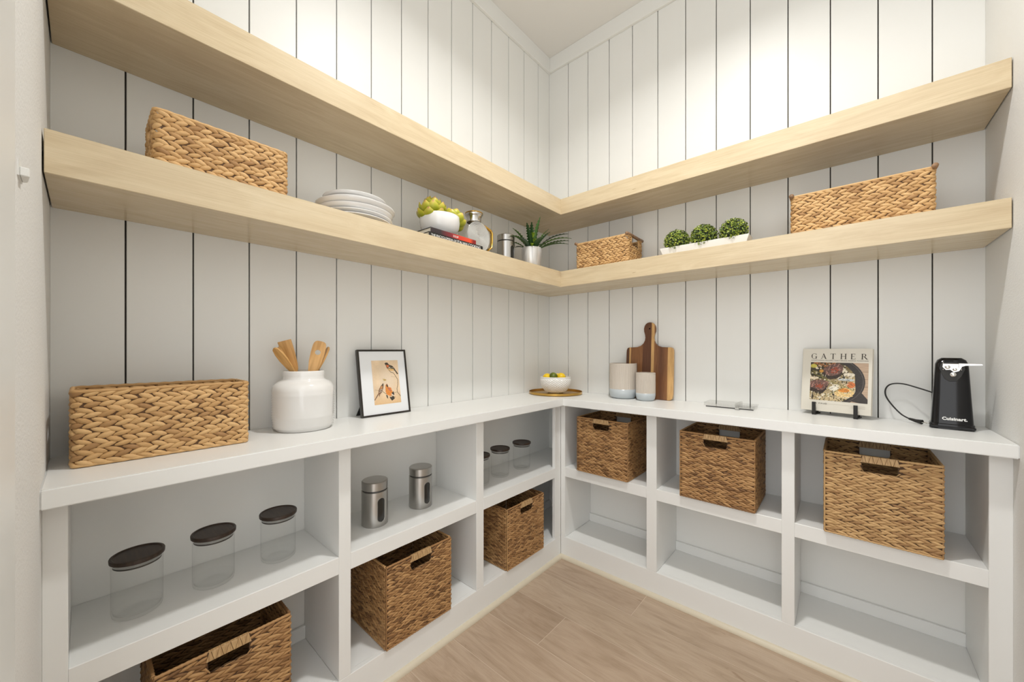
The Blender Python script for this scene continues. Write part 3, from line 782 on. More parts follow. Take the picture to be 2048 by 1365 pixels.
# ------------------------------------------------------------------ lower shelf objects, right run
pl = thing('planter_tray', 'long narrow white flared planter under three boxwood balls', 'planter', (1.063, -.198, SZ))
g = G(); h = .047; a0, b0, a1, b1, tk = .180, .032, .197, .043, .004
vs = [(sx*a0, sy*b0, 0) for sx, sy in ((-1, -1), (1, -1), (1, 1), (-1, 1))]+[(sx*a1, sy*b1, h) for sx, sy in ((-1, -1), (1, -1), (1, 1), (-1, 1))]
vs += [(sx*(a1-tk), sy*(b1-tk), h) for sx, sy in ((-1, -1), (1, -1), (1, 1), (-1, 1))]+[(sx*(a1-tk-.008), sy*(b1-tk-.005), h-.02) for sx, sy in ((-1, -1), (1, -1), (1, 1), (-1, 1))]
fs = [(0, 1, 2, 3), (12, 13, 14, 15)]
for o_ in (0, 4, 8): fs += [(o_+i, o_+(i+1) % 4, o_+4+(i+1) % 4, o_+4+i) for i in range(4)]
g.add(vs, fs).obj('tray', M['ceramic_satin'], pl, bevel=.0012)
def leaf_ball(R, n):
    vs = []; fs = []
    for i in range(n):
        zz = 1-2*(i+.5)/n; th = i*2.39996+random.uniform(-.2, .2); rr = math.sqrt(max(0, 1-zz*zz))
        nrm = Vector((rr*math.cos(th), rr*math.sin(th), zz)); c = nrm*(R*random.uniform(.86, 1.03))
        t1 = nrm.orthogonal().normalized(); t1.rotate(Matrix.Rotation(random.uniform(0, 2*PI), 3, nrm))
        t1 = (t1+nrm*random.uniform(.2, 1.1)).normalized(); t2 = nrm.cross(t1).normalized(); n3 = t1.cross(t2)
        l, w_ = random.uniform(.007, .010), random.uniform(.0032, .0044); b = len(vs)
        for p in ((-.2*l, 0, 0), (.35*l, w_, .001), (l*.8, w_*.7, .0006), (l, 0, -.0004), (l*.8, -w_*.7, .0006), (.35*l, -w_, .001), (.4*l, 0, -.0012)):
            vs.append(c+t1*p[0]+t2*p[1]+n3*p[2])
        fs += [(b, b+1, b+6), (b+1, b+2, b+6), (b+2, b+3, b+6), (b+3, b+4, b+6), (b+4, b+5, b+6), (b+5, b, b+6)]
    return G().add(vs, fs).mesh('leaves')
LB = leaf_ball(.057, 900); LB.materials.append(M['box'])
for x, lab, rz in ((.938, 'clipped boxwood ball at the left end of the white planter', 0), (1.063, 'clipped boxwood ball in the middle of the white planter', 1.9), (1.19, 'clipped boxwood ball at the right end of the white planter', 3.7)):
    t = thing('boxwood_ball', lab, 'plant', (x, -.198, SZ+.079), rz, 'three boxwood balls in the planter')
    lv = link('leaves', LB, None, t); lv['kind'] = 'stuff'
    G().lathe([(0, -.050), (.025, -.043), (.043, -.025), (.05, 0), (.043, .025), (.025, .043), (0, .050)], 20).obj('core', M['boxcore'], t, smooth=True)

# ------------------------------------------------------------------ worktop objects
cx_, cy_ = .104, -1.663
prof = [(0, 0), (.086, 0), (.090, .003), (.0935, .010)]
for i in range(1, 15):
    z = .010+i*.0085; prof += [(.0960+.0035*min(1, i/5)+.0004, z-.0065), (.0975+.0035*min(1, i/5)-.0020, z)]
prof += [(.1000, .140), (.0975, .152), (.092, .162), (.083, .170), (.074, .1745), (.069, .177), (.0665, .181), (.0655, .190), (.0665, .206), (.0655, .2085), (.063, .208), (.062, .18), (.07, .17), (.088, .15), (.093, .12), (.09, .02), (.08, .008), (0, .006)]
o = G().lathe(prof, 80).obj('utensil_crock', M['ceramic'], None, (cx_, cy_, CT), smooth=True)
tag(o, 'white ribbed ceramic crock holding bamboo utensils on the worktop', 'crock')
def utensil(name, label, rim, tip, poly, yaw, hole=None, thick=.006, down=.19):
    """poly: [(half-width, distance from tip)...] symmetric blade; long handle down into crock"""
    rim = Vector(rim); tip = Vector(tip); d = (rim-tip).normalized()      # pointing down
    nrm = Vector((math.cos(yaw), math.sin(yaw), 0)); nrm = (nrm-d*nrm.dot(d)).normalized(); side = d.cross(nrm)
    mx = Matrix((side.to_4d(), nrm.to_4d(), (-d).to_4d(), (0, 0, 0, 1))).transposed(); mx.col[3] = (*tip, 1)
    for c in range(3): mx[3][c] = 0
    t = tag(bpy.data.objects.new(name, None), label, 'utensil', 'bamboo utensils standing in the crock'); COL.objects.link(t); t.matrix_world = mx
    pts = [(w_, -s_) for w_, s_ in poly]+[(.006, -poly[-1][1]-.01), (.005, -((tip.z-CT-.012)/max(.3, -d.z)))]
    if hole:
        hx, hz, hr = hole; nH = 16
        outline = pts+[(-a, b) for a, b in reversed(pts)]
        g = G(); bm = bmesh.new()
        cu = bpy.data.curves.new('u', 'CURVE'); cu.dimensions = '2D'; cu.fill_mode = 'BOTH'; cu.extrude = thick/2
        for ring in (outline, [(hx+hr*math.cos(2*PI*k/nH), hz+hr*math.sin(2*PI*k/nH)) for k in range(nH)]):
            sp_ = cu.splines.new('POLY'); sp_.points.add(len(ring)-1); sp_.use_cyclic_u = True
            for k, (a, b) in enumerate(ring): sp_.points[k].co = (a, b, 0, 1)
        co = bpy.data.objects.new('u', cu); COL.objects.link(co); bpy.context.view_layer.update()
        me = bpy.data.meshes.new_from_object(co.evaluated_get(bpy.context.evaluated_depsgraph_get())); bpy.data.objects.remove(co)
        me.transform(Matrix.Rotation(PI/2, 4, 'X')); me.materials.clear(); bm.free()
        b_ = link('blade', me, M['bamboo'], t)
    else:
        G().prism(pts+[(-a, b) for a, b in reversed(pts)], -thick/2, thick/2, 'xz').obj('blade', M['bamboo'], t, bevel=.0012)
    return t
utensil('wooden_spoon', 'narrow bamboo spoon leaning furthest left in the crock', (.118, -1.706, 1.166), (.118, -1.762, 1.246), [(.004, 0), (.012, .006), (.017, .025), (.018, .05), (.014, .08), (.009, .10)], -1.15)
utensil('wooden_spoon', 'bamboo spoon seen edge-on just right of the leftmost one', (.100, -1.697, 1.166), (.094, -1.742, 1.250), [(.006, 0), (.014, .006), (.017, .03), (.017, .06), (.012, .09), (.008, .11)], -1.72)
utensil('wooden_spatula', 'wide flat-topped bamboo spatula at left in the crock', (.082, -1.686, 1.166), (.075, -1.718, 1.272), [(.022, 0), (.022, .004), (.020, .05), (.016, .09), (.012, .11)], -.55)
utensil('wooden_spatula', 'broad bamboo spatula with a round hole at right in the crock', (.104, -1.632, 1.166), (.104, -1.604, 1.271), [(.007, 0), (.013, .0012), (.018, .005), (.021, .011), (.0225, .019), (.023, .032), (.023, .048), (.021, .08), (.015, .115)], -.35, hole=(0, -.043, .0095))
utensil('wooden_spoon', 'slim bamboo spoon leaning furthest right in the crock', (.096, -1.612, 1.166), (.096, -1.572, 1.250), [(.004, 0), (.012, .008), (.016, .03), (.015, .06), (.009, .09)], -1.55)

# --- flat prints painted into a fine colour grid
def canvas(nx, ny, bg):
    U, V_ = np.meshgrid((np.arange(nx)+.5)/nx, (np.arange(ny)+.5)/ny)
    C = np.zeros((ny, nx, 3)); C[:] = bg; return U, V_, C
def lin3(r, g, b): return np.array(srgb(r, g, b)[:3])
def vnoise(U, V_, fx, fy, seed):
    r = np.random.default_rng(seed); T = r.random((64, 64)); x = U*fx; y = V_*fy
    xi = np.floor(x).astype(int); yi = np.floor(y).astype(int); xf = x-xi; yf = y-yi; xf = xf*xf*(3-2*xf); yf = yf*yf*(3-2*yf)
    g = lambda a, b: T[b % 64, a % 64]
    return (g(xi, yi)*(1-xf)+g(xi+1, yi)*xf)*(1-yf)+(g(xi, yi+1)*(1-xf)+g(xi+1, yi+1)*xf)*yf
def poly_mask(U, V_, pts, soft=None):
    inside = np.zeros(U.shape, bool); n = len(pts)
    for i in range(n):
        x0, y0 = pts[i]; x1, y1 = pts[(i+1) % n]
        if y0 == y1: continue
        c = ((V_ >= min(y0, y1)) & (V_ < max(y0, y1))); xx = x0+(V_-y0)*(x1-x0)/(y1-y0)
        inside ^= c & (U < xx)
    return inside
def stroke(U, V_, pts, w0, asp):
    m_ = np.zeros(U.shape, bool)
    for (x0, y0), (x1, y1) in zip(pts, pts[1:]):
        dx, dy = x1-x0, (y1-y0)*asp; px, py = U-x0, (V_-y0)*asp; t_ = np.clip((px*dx+py*dy)/(dx*dx+dy*dy+1e-9), 0, 1)
        m_ |= ((px-t_*dx)**2+(py-t_*dy)**2) < w0*w0
    return m_
def print_obj(name, C, w_, h_, rough, parent, loc, rot, coat=0):
    ny, nx = C.shape[:2]; X_, Z_ = np.meshgrid(np.linspace(0, w_, nx+1), np.linspace(h_, 0, ny+1))
    co = np.stack([X_, np.zeros_like(X_), Z_], -1).reshape(-1, 3)
    i = np.arange(nx); j = np.arange(ny)[:, None]; a = j*(nx+1)+i
    q = np.stack([a, a+nx+1, a+nx+2, a+1], -1).reshape(-1, 4)
    me = bpy.data.meshes.new(name); me.vertices.add(len(co)); me.vertices.foreach_set('co', co.reshape(-1))
    me.loops.add(q.size); me.loops.foreach_set('vertex_index', q.reshape(-1).astype(np.int32)); me.polygons.add(len(q))
    me.polygons.foreach_set('loop_start', (np.arange(len(q))*4).astype(np.int32)); me.update(calc_edges=True)
    ca = me.color_attributes.new('print', 'FLOAT_COLOR', 'CORNER')
    cc = np.concatenate([C.reshape(-1, 3), np.ones((nx*ny, 1))], 1); ca.data.foreach_set('color', np.repeat(cc, 4, axis=0).reshape(-1))
    m = mat(name+'_ink', (1, 1, 1, 1), rough, coat=coat); at = N(m, 'ShaderNodeAttribute', attribute_name='print'); L(m, at.outputs['Color'], P(m).inputs['Base Color'])
    return link(name, me, m, parent, loc, rot)

# framed print of three birds; local x along width, z up, front faces -y
FW, FH, FT = .232, .287, .016
lean = math.radians(9.5)
fr = thing('picture_frame', 'thin black picture frame with a print of three orange birds', 'picture frame', (.086, -1.317, CT+.001), PI/2)
fr.rotation_euler = Matrix.Rotation(PI/2, 3, 'Z').to_4x4().to_euler()
def leaned(g_or_loc): pass
piv = Matrix.Rotation(-lean, 4, 'X')
def fbox(x0, x1, y0, y1, z0, z1): return G().box(x0, x1, y0, y1, z0, z1, piv)
b = .0075
fbox(-FW/2, -FW/2+b, 0, FT, 0, FH).obj('frame_side', M['frameblack'], fr, bevel=.0006)
fbox(FW/2-b, FW/2, 0, FT, 0, FH).obj('frame_side', M['frameblack'], fr, bevel=.0006)
fbox(-FW/2+b, FW/2-b, 0, FT, 0, b).obj('frame_rail', M['frameblack'], fr, bevel=.0006)
fbox(-FW/2+b, FW/2-b, 0, FT, FH-b, FH).obj('frame_rail', M['frameblack'], fr, bevel=.0006)
fbox(-FW/2+b, FW/2-b, .004, .006, b, FH-b).obj('mount', M['mat'], fr)
fbox(-FW/2+b, FW/2-b, .010, .012, b, FH-b).obj('backing', M['blackmatte'], fr)
G().add([(.0, .036, .10), (.05, .036, .10), (.04, .072, 0), (-.024, .072, 0), (.0, .039, .10), (.05, .039, .10), (.04, .075, 0), (-.024, .075, 0)],
        [(0, 1, 2, 3), (4, 7, 6, 5), (0, 4, 5, 1), (1, 5, 6, 2), (2, 6, 7, 3), (3, 7, 4, 0)]).obj('easel_leg', M['blackmatte'], fr, (-.082, 0, 0))
PWd, PHt = .128, .192
U, V_, C = canvas(190, 285, lin3(232, 205, 170))
n1 = vnoise(U, V_, 5, 6, 1)[..., None]; n2 = vnoise(U, V_, 40, 60, 2)[..., None]
C = C*(.9+.2*n1)*(.96+.08*n2); k = np.clip((V_-.75)*3, 0, 1)[..., None]; C = C*(1-k)+lin3(226, 184, 128)*k*(.95+.1*n2)
ctr = np.exp(-(((U-.55)/.35)**2+((V_-.45)/.3)**2))[..., None]*.6; C = C*(1-ctr)+lin3(232, 216, 196)*ctr
def q(x, y): v_ = (y-40)/1190; return ((x-160-135*v_)/790, v_)
asp = PHt/PWd
def Q(l): return [q(*p) for p in l]
def paint(mask, col, tex=0.0, seed=3):
    n_ = vnoise(U, V_, 60, 80, seed)[..., None]
    C[mask] = (np.broadcast_to(lin3(*col), C.shape)*(1-tex+2*tex*n_))[mask]
paint(stroke(U, V_, Q([(690, 315), (750, 375), (830, 400), (890, 480), (965, 590), (970, 720), (945, 850), (960, 940), (1075, 1070)]), .010, asp), (118, 96, 66), .2)
paint(stroke(U, V_, Q([(870, 945), (955, 935)]), .006, asp), (140, 118, 80)); paint(stroke(U, V_, Q([(760, 490), (860, 515), (900, 510)]), .005, asp), (190, 165, 130))
paint(stroke(U, V_, Q([(520, 890), (600, 950), (720, 1010), (900, 1075)]), .008, asp), (110, 88, 62)); paint(stroke(U, V_, Q([(290, 830), (400, 850)]), .005, asp), (170, 140, 105))
# upper bird
paint(poly_mask(U, V_, Q([(550, 125), (590, 100), (640, 105), (690, 165), (790, 200), (850, 260), (890, 320), (975, 425), (945, 445), (870, 340), (840, 325), (760, 330), (680, 310), (620, 250), (590, 180)])), (60, 52, 40), .35)
paint(poly_mask(U, V_, Q([(600, 165), (650, 170), (700, 190), (660, 240), (630, 245)])), (222, 120, 70), .15)
paint(poly_mask(U, V_, Q([(640, 262), (730, 275), (840, 290), (850, 325), (770, 335), (690, 315)])), (226, 184, 116), .15)
paint(poly_mask(U, V_, Q([(680, 230), (740, 225), (710, 255), (670, 262)])), (225, 215, 195)); paint(stroke(U, V_, Q([(720, 270), (790, 250), (830, 262)]), .006, asp), (215, 205, 185))
# lower left bird
paint(poly_mask(U, V_, Q([(525, 660), (540, 720), (530, 800), (500, 900), (440, 960), (420, 1030), (400, 960), (300, 1110), (278, 1095), (385, 930), (400, 830), (450, 740)])), (128, 96, 72), .4, 5)
paint(poly_mask(U, V_, Q([(450, 750), (500, 730), (500, 800), (430, 830)])), (196, 140, 92), .2); paint(stroke(U, V_, Q([(430, 850), (500, 830)]), .008, asp), (210, 200, 185)); paint(stroke(U, V_, Q([(415, 900), (490, 880)]), .008, asp), (210, 200, 185))
paint(poly_mask(U, V_, Q([(525, 655), (538, 720), (505, 740), (480, 715)])), (80, 68, 56), .2)
# lower right bird
paint(poly_mask(U, V_, Q([(590, 720), (640, 685), (690, 780), (760, 800), (800, 900), (850, 960), (800, 990), (740, 1030), (640, 980), (600, 900)])), (222, 138, 62), .22, 6)
paint(poly_mask(U, V_, Q([(650, 790), (730, 810), (770, 890), (740, 900), (690, 850)])), (190, 110, 90), .2)
paint(poly_mask(U, V_, Q([(625, 680), (670, 740), (660, 790), (620, 750)])), (62, 56, 48), .3)
paint(poly_mask(U, V_, Q([(780, 950), (840, 905), (870, 1000), (840, 1010)])), (66, 60, 52), .4)
paint(poly_mask(U, V_, Q([(725, 1050), (790, 1060), (830, 1020), (885, 1105), (800, 1160), (740, 1090)])), (54, 50, 44), .5)
paint(poly_mask(U, V_, Q([(615, 985), (665, 1000), (680, 1100), (640, 1060)])), (66, 60, 52), .3); paint(stroke(U, V_, Q([(780, 970), (850, 1030)]), .010, asp), (232, 224, 208))
paint(poly_mask(U, V_, Q([(500, 545), (560, 550), (620, 575), (600, 600), (545, 605)])), (196, 166, 104), .15)
pr = print_obj('bird_print', C, PWd, PHt, .4, fr, (0, 0, 0), (0, 0, 0), .5)
pr.matrix_local = piv @ Matrix.Translation((-PWd/2+.009, .0036, .047))

# tray, bowl, fruit
ty = (.1765, -.1765)
tr_ = G().lathe([(0, .001), (.165, .001), (.170, .003), (.1705, .0165), (.1695, .0175), (.1685, .0165), (.168, .006), (.164, .0042), (0, .0042)], 96).obj('round_tray', M['brass'], None, (*ty, CT), smooth=True)
autosmooth(tag(tr_, 'round brushed brass tray in the worktop corner under the textured bowl', 'tray'), 40)
R_, Hb = .095, .106; prof = [(0, 0), (.048, 0)]
seg = 72; vs = []; fs = []
outer = [(.050, .002), (.062, .010), (.073, .021), (.082, .034), (.089, .048), (.0935, .063), (.0955, .079), (.0955, .095)]
g = G(); rings = []
nr_ = 17
def orad(z): return float(np.interp(z, [p[1] for p in outer], [p[0] for p in outer]))
vs = [(0, 0, .001)]
for i in range(nr_):
    z = .002+(.095-.002)*i/(nr_-1); r = orad(z); ring = []
    for k in range(64):
        a = 2*PI*(k)/64; bmp = .0028 if (k+i) % 2 == 0 and 0 < i < nr_-1 else -.0008
        ring.append(len(vs)); vs.append(((r+bmp)*math.cos(a), (r+bmp)*math.sin(a), z))
    rings.append(ring)
for r, z in ((.0965, .099), (.0965, .104), (.095, .1055), (.0925, .104), (.091, .09), (.082, .045), (.055, .012)):
    rings.append([len(vs)+k for k in range(64)]); vs += [(r*math.cos(2*PI*k/64), r*math.sin(2*PI*k/64), z) for k in range(64)]
vs.append((0, 0, .008))
for k in range(64): fs.append((0, rings[0][(k+1) % 64], rings[0][k])); fs.append((len(vs)-1, rings[-1][k], rings[-1][(k+1) % 64]))
for i, (A, B_) in enumerate(zip(rings, rings[1:])):
    for k in range(64):
        j = (k+1) % 64
        if i < nr_-1:
            if (k+i) % 2 == 0: fs += [(A[k], A[j], B_[j]), (A[k], B_[j], B_[k])]
            else: fs += [(A[k], A[j], B_[k]), (A[j], B_[j], B_[k])]
        else: fs.append((A[k], A[j], B_[j], B_[k]))
ob = G().add(vs, fs).obj('textured_bowl', M['ceramic_satin'], None, (ty[0], ty[1], CT+.0043))
tag(ob, 'white bowl with diamond relief holding lemons and limes', 'bowl')
def fruit(name, label, mtl, loc, r, ln, rot, group):
    pr_ = []
    for i in range(15):
        a = PI*i/14; x = -math.cos(a); pr_.append((r*math.sin(a)**.85 if 0 < i < 14 else 0, x*ln))
    pr_[1] = (r*.16, -ln*1.0+.0005); pr_[0] = (0, -ln*1.04); pr_[-2] = (r*.18, ln*1.02); pr_[-1] = (0, ln*1.10)
    o = G().lathe(pr_, 28).obj(name, mtl, None, loc, rot, smooth=True); return tag(o, label, 'fruit', group)
zb = CT+.0043
Lg = 'lemons and limes in the textured bowl'
tx, tyy = ty
fruit('lemon', 'yellow lemon at the left side of the textured bowl', M['fruit_yellow'], (tx-.040, tyy-.035, zb+.097), .029, .034, (1.3, .2, .5), Lg)
fruit('lemon', 'yellow lemon at the front right of the textured bowl, nub up', M['fruit_yellow'], (tx+.030, tyy+.020, zb+.098), .030, .031, (.25, .1, 0), Lg)
fruit('lemon', 'yellow lemon mostly hidden behind the lime at right', M['fruit_yellow'], (tx-.015, tyy+.045, zb+.095), .028, .034, (1.2, .5, .3), Lg)
fruit('lime', 'dark green lime in the middle of the textured bowl, stem scar forward', M['fruit_green'], (tx-.002, tyy-.022, zb+.106), .0275, .031, (PI/2+.1, 0, .62), Lg)
fruit('lemon', 'buried lemon at the bottom of the textured bowl', M['fruit_yellow'], (tx+.005, tyy-.005, zb+.043), .029, .034, (1.4, .4, 1.2), Lg)

# ribbed stoneware canisters
def ribbed(label, loc, R, H):
    t = thing('ribbed_canister', label, 'canister', loc, 0, 'ribbed stoneware canisters')
    zb_ = H*.27; seg = 180; vs = []; fs = []
    zs = [zb_, zb_+.003, H-.010, H-.007]
    rings = []
    for zi, z in enumerate(zs):
        ring = []
        for k in range(seg):
            a = 2*PI*k/seg; rr = R-(.0014 if (k % 4) in (0, ) and 0 < zi < 3 else 0)
            ring.append(len(vs)); vs.append((rr*math.cos(a), rr*math.sin(a), z))
        rings.append(ring)
    for r, z in ((R, H-.002), (R-.0015, H), (R-.004, H-.001), (R-.005, H*.5), (R-.006, .012)):
        rings.append([len(vs)+k for k in range(seg)]); vs += [(r*math.cos(2*PI*k/seg), r*math.sin(2*PI*k/seg), z) for k in range(seg)]
    for A, B_ in zip(rings, rings[1:]): fs += [(A[k], A[(k+1) % seg], B_[(k+1) % seg], B_[k]) for k in range(seg)]
    fs.append(tuple(rings[-1]))
    autosmooth(G().add(vs, fs).obj('ribbed_wall', M['stoneware'], t), 20)
    G().lathe([(0, 0), (R*.72, 0), (R*.86, .004), (R*.96, .015), (R*1.0, .028), (R+.0003, zb_), (R-.004, zb_+.001)], 96).obj('glazed_base', M['bluegrey'], t, smooth=True)['label'] = 'blue-grey glazed base'
    return t
ribbed('large beige ribbed canister with blue-grey base left of cutting board', (.597, -.087, CT), .0785, .204)
ribbed('small beige ribbed canister with blue-grey base in front of cutting board', (.741, -.109, CT), .0525, .155)

# cutting board leaning on wall
m = M['board'] = mat('walnut_stripes', (1, 1, 1, 1), .4)
tc = N(m, 'ShaderNodeTexCoord'); sp = N(m, 'ShaderNodeSeparateXYZ'); L(m, tc.outputs['Object'], sp.inputs[0])
nz = noise(m, coords(m, (6, 6, 1.2)), 2, 3, .5, .6)
a1 = N(m, 'ShaderNodeMath', operation='MULTIPLY_ADD'); L(m, nz, a1.inputs[0]); a1.inputs[1].default_value = .05; a1.inputs[2].default_value = .475
a2 = N(m, 'ShaderNodeMath', operation='MULTIPLY_ADD'); L(m, sp.outputs[0], a2.inputs[0]); a2.inputs[1].default_value = 1/.272; L(m, a1.outputs[0], a2.inputs[2])
Wd, Wm, Wl = (.13, .05, .022, 1), (.27, .12, .045, 1), (.68, .42, .17, 1)
st_ = ramp(m, a2.outputs[0], [(0, Wd), (.055, Wd), (.06, Wl), (.095, Wl), (.10, Wm), (.35, Wm), (.36, Wd), (.545, Wd), (.55, Wl), (.60, Wl), (.61, Wm), (.75, Wd), (.89, Wm), (.90, Wl)])
fn = ramp(m, noise(m, coords(m, (120, 40, 6)), 2, 5, .6), [(.3, (.62, .55, .5, 1)), (.6, (1.05, 1.03, 1, 1))])
L(m, mix(m, st_, fn, .8, 'MULTIPLY'), P(m).inputs['Base Color'])
half = [(0, .440), (.012, .438), (.022, .431), (.029, .420), (.0325, .405), (.031, .388), (.025, .368), (.023, .352), (.025, .336), (.034, .317), (.050, .303), (.072, .2955), (.100, .294), (.122, .2935), (.130, .290), (.1345, .280), (.1355, .265), (.136, .15), (.1355, .03), (.133, .012), (.125, .003), (.115, 0)]
outl = half+[(-a, b) for a, b in reversed(half[1:])]
cu = bpy.data.curves.new('u', 'CURVE'); cu.dimensions = '2D'; cu.fill_mode = 'BOTH'; cu.extrude = .0075; cu.bevel_depth = .0012
for ring in (outl, [(.0+.0058*math.cos(2*PI*k/16), .404+.0058*math.sin(2*PI*k/16)) for k in range(16)]):
    s2 = cu.splines.new('POLY'); s2.points.add(len(ring)-1); s2.use_cyclic_u = True
    for k, (a, b_) in enumerate(ring): s2.points[k].co = (a, b_, 0, 1)
co = bpy.data.objects.new('u', cu); COL.objects.link(co); bpy.context.view_layer.update()
me = bpy.data.meshes.new_from_object(co.evaluated_get(bpy.context.evaluated_depsgraph_get())); bpy.data.objects.remove(co)
me.transform(Matrix.Rotation(PI/2, 4, 'X')); me.materials.clear()
cbd = link('cutting_board', me, M['board'], None, (.7305, -.040, CT+.002), (-math.radians(3.6), 0, 0))
tag(cbd, 'striped walnut cutting board with round handle leaning on the wall', 'cutting board')

# clear acrylic stand folded flat
ac = thing('acrylic_stand', 'clear acrylic stand lying folded flat on the worktop', 'stand', (1.155, -.075, CT))
G().box(-.108, .035, -.060, .050, .005, .022).obj('long_block', M['acrylic'], ac, bevel=.0015)
G().box(.039, .110, -.060, .050, .012, .018).obj('short_plate', M['acrylic'], ac, bevel=.0012)
G().box(.041, .108, -.056, .046, .004, .009).obj('short_plate', M['acrylic'], ac, bevel=.0012)
G().box(.030, .042, -.064, .052, .004, .026).obj('hinge_bar', M['acrylic'], ac, bevel=.0015)
G().lathe([(0, 0), (.012, 0), (.012, .002), (.006, .004), (.006, .014), (.009, .017), (0, .018)], 20).obj('foot', M['acrylic'], ac, (.043, -.078, 0), smooth=True)
G().box(-.098, .030, -.0615, -.058, .0005, .0045).obj('black_base_strip', M['blackmatte'], ac)
G().box(.046, .105, -.0615, -.058, .0005, .0040).obj('black_base_strip', M['blackmatte'], ac)

# --- recipe book on a small black easel
yaw = -math.radians(13)
bkx, bky = 1.543, -.0855
bk = thing('cookbook', 'ivory cookbook with steak skillet cover standing on a black easel', 'book', (bkx, bky, CT+.017), yaw)
ln_ = math.radians(7); pv = Matrix.Rotation(-ln_, 4, 'X')
BWd, BHt, BT = .232, .273, .022
def bb(x0, x1, y0, y1, z0, z1): return G().box(x0, x1, y0, y1, z0, z1, pv)
bb(-BWd/2+.004, BWd/2-.003, .003, BT-.003, .003, BHt-.003).obj('pages', M['pages'], bk)
bb(-BWd/2, BWd/2, 0, .003, 0, BHt).obj('front_cover', M['cover'], bk, bevel=.0005)
bb(-BWd/2, BWd/2, BT-.003, BT, 0, BHt).obj('back_cover', M['cover'], bk, bevel=.0005)
bb(-BWd/2-.001, -BWd/2+.003, .001, BT-.001, 0, BHt).obj('spine', M['cover'], bk, bevel=.0008)
# serif capitals drawn stroke by stroke, unit height
def serif(ch):
    T, t_, s_ = .16, .055, .045
    R_ = lambda x0, x1, y0, y1: [(x0, y0), (x1, y0), (x1, y1), (x0, y1)]
    def arc(cx, cy, rx, ry, a0, a1, tw, n=16):
        o_ = []; i_ = []
        for k in range(n+1):
            a = math.radians(a0+(a1-a0)*k/n); c, s__ = math.cos(a), math.sin(a); o_.append((cx+rx*c, cy+ry*s__))
            w_ = t_+(tw-t_)*abs(c)**1.5; i_.append((cx+(rx-w_)*c, cy+(ry-t_)*s__))
        return o_, i_
    def ser(x, w_, y): return R_(x-w_/2, x+w_/2, y, y+s_)
    if ch == 'H': return [R_(.08, .08+T, 0, 1), R_(.72, .72+T, 0, 1), R_(.2, .75, .49, .49+t_)]+[ser(c, .34, y) for c in (.16, .80) for y in (0, 1-s_)], .96
    if ch == 'T': return [R_(.34, .34+T, 0, 1), R_(.0, .84, 1-t_, 1), [(0, 1), (.035, 1), (.05, .76), (.015, .76)], [(.80, 1), (.84, 1), (.825, .76), (.79, .76)], ser(.42, .36, 0)], .84
    if ch == 'E': return [R_(.08, .08+T, 0, 1), R_(.1, .66, 1-t_, 1), R_(.1, .70, 0, t_), R_(.2, .5, .5, .5+t_), R_(.62, .66, .78, 1), R_(.66, .70, 0, .24), R_(.48, .515, .40, .65), ser(.13, .26, 0), ser(.13, .26, 1-s_)], .72
    if ch == 'A': return [[(.43, 1.02), (.50, 1.02), (.92, 0), (.74, 0), (.42, .82)], [(.43, 1.02), (.46, .93), (.165, 0), (.10, 0)], R_(.24, .72, .31, .31+t_), ser(.13, .26, 0), ser(.83, .32, 0)], .98
    if ch == 'G':
        o_, i_ = arc(.47, .5, .46, .52, 42, 318, T*1.05, 28)
        return [('strip', o_, i_), R_(.72, .72+T, .03, .46), ser(.80, .34, .43), R_(.80, .845, .66, .98)], 1.0
    if ch == 'R':
        o_, i_ = arc(.40, .74, .30, .26, -90, 90, T, 14)
        return [R_(.08, .08+T, 0, 1), ('strip', o_, i_), R_(.2, .42, 1-t_, 1), R_(.2, .42, .48, .48+t_), [(.36, .50), (.52, .50), (.93, .02), (.74, .0)], ser(.16, .34, 0), ser(.13, .26, 1-s_), ser(.90, .18, 0)], .96
g = G(); cur = 0; hgt = .0235; wsc = .0215; adv = .1905/6
for i, ch in enumerate('GATHER'):
    shapes, wd = serif(ch)
    x0 = -BWd/2+.031+i*.0333
    for sh in shapes:
        if sh[0] == 'strip':
            o_, i_ = sh[1], sh[2]; vs = [(x0+a*wsc, -.0004, b_*hgt) for a, b_ in o_+i_]; n_ = len(o_)
            g.add(vs, [(k, k+1, n_+k+1, n_+k) for k in range(n_-1)])
        else: g.add([(x0+a*wsc, -.0004, b_*hgt) for a, b_ in sh], [tuple(range(len(sh)))])
tt = g.obj('title_lettering', M['ink'], bk); tt.matrix_local = pv @ Matrix.Translation((0, 0, .228))
def flat_text(txt, size, x, z, space=1.0, name='lettering', mt=None, parent=bk, mm=pv, off=-.0006):
    o = link(name, text_mesh(txt, size, .0001, 0, space), mt or M['ink'], parent); o.matrix_local = mm @ Matrix.Translation((x, off, z)) @ Matrix.Rotation(PI/2, 4, 'X'); return o
flat_text('EXCEPTIONAL RECIPES THAT BRING PEOPLE TOGETHER', .0058, -BWd/2+.031, .2195, 1.32, 'subtitle_lettering')
flat_text('GIA VIAUD', .0092, -.0765, .0305, 1.2, 'author_lettering')
g = G(); g.box(.0-.035, .05, -.0006, -.0002, .0335, .0339, pv)
for x0, x1, z in ((.054, .098, .0335), (.054, .098, .029), (.05, .098, .0245)): g.box(x0-.0, x1, -.0006, -.0002, z, z+.0012, pv)
g.obj('small_print', M['stoneware'], bk)
U, V_, C = canvas(285, 247, lin3(186, 160, 136))
def q2(x, y):
    u = (x-290)/928; v_ = 0
    for _ in range(3): v_ = (y-258-27*u)/(712+50*u); u = (x-300+45*v_)/(928+30*v_)
    return (u, v_)
asp = .162/.191
def Q(l): return [q2(*p) for p in l]
gr_ = vnoise(U, V_, 6, 90, 21)[..., None]; C = C*(.82+.3*gr_)
for yy in (.22, .40, .60): C[np.abs(V_-yy) < .004] = lin3(120, 98, 80)
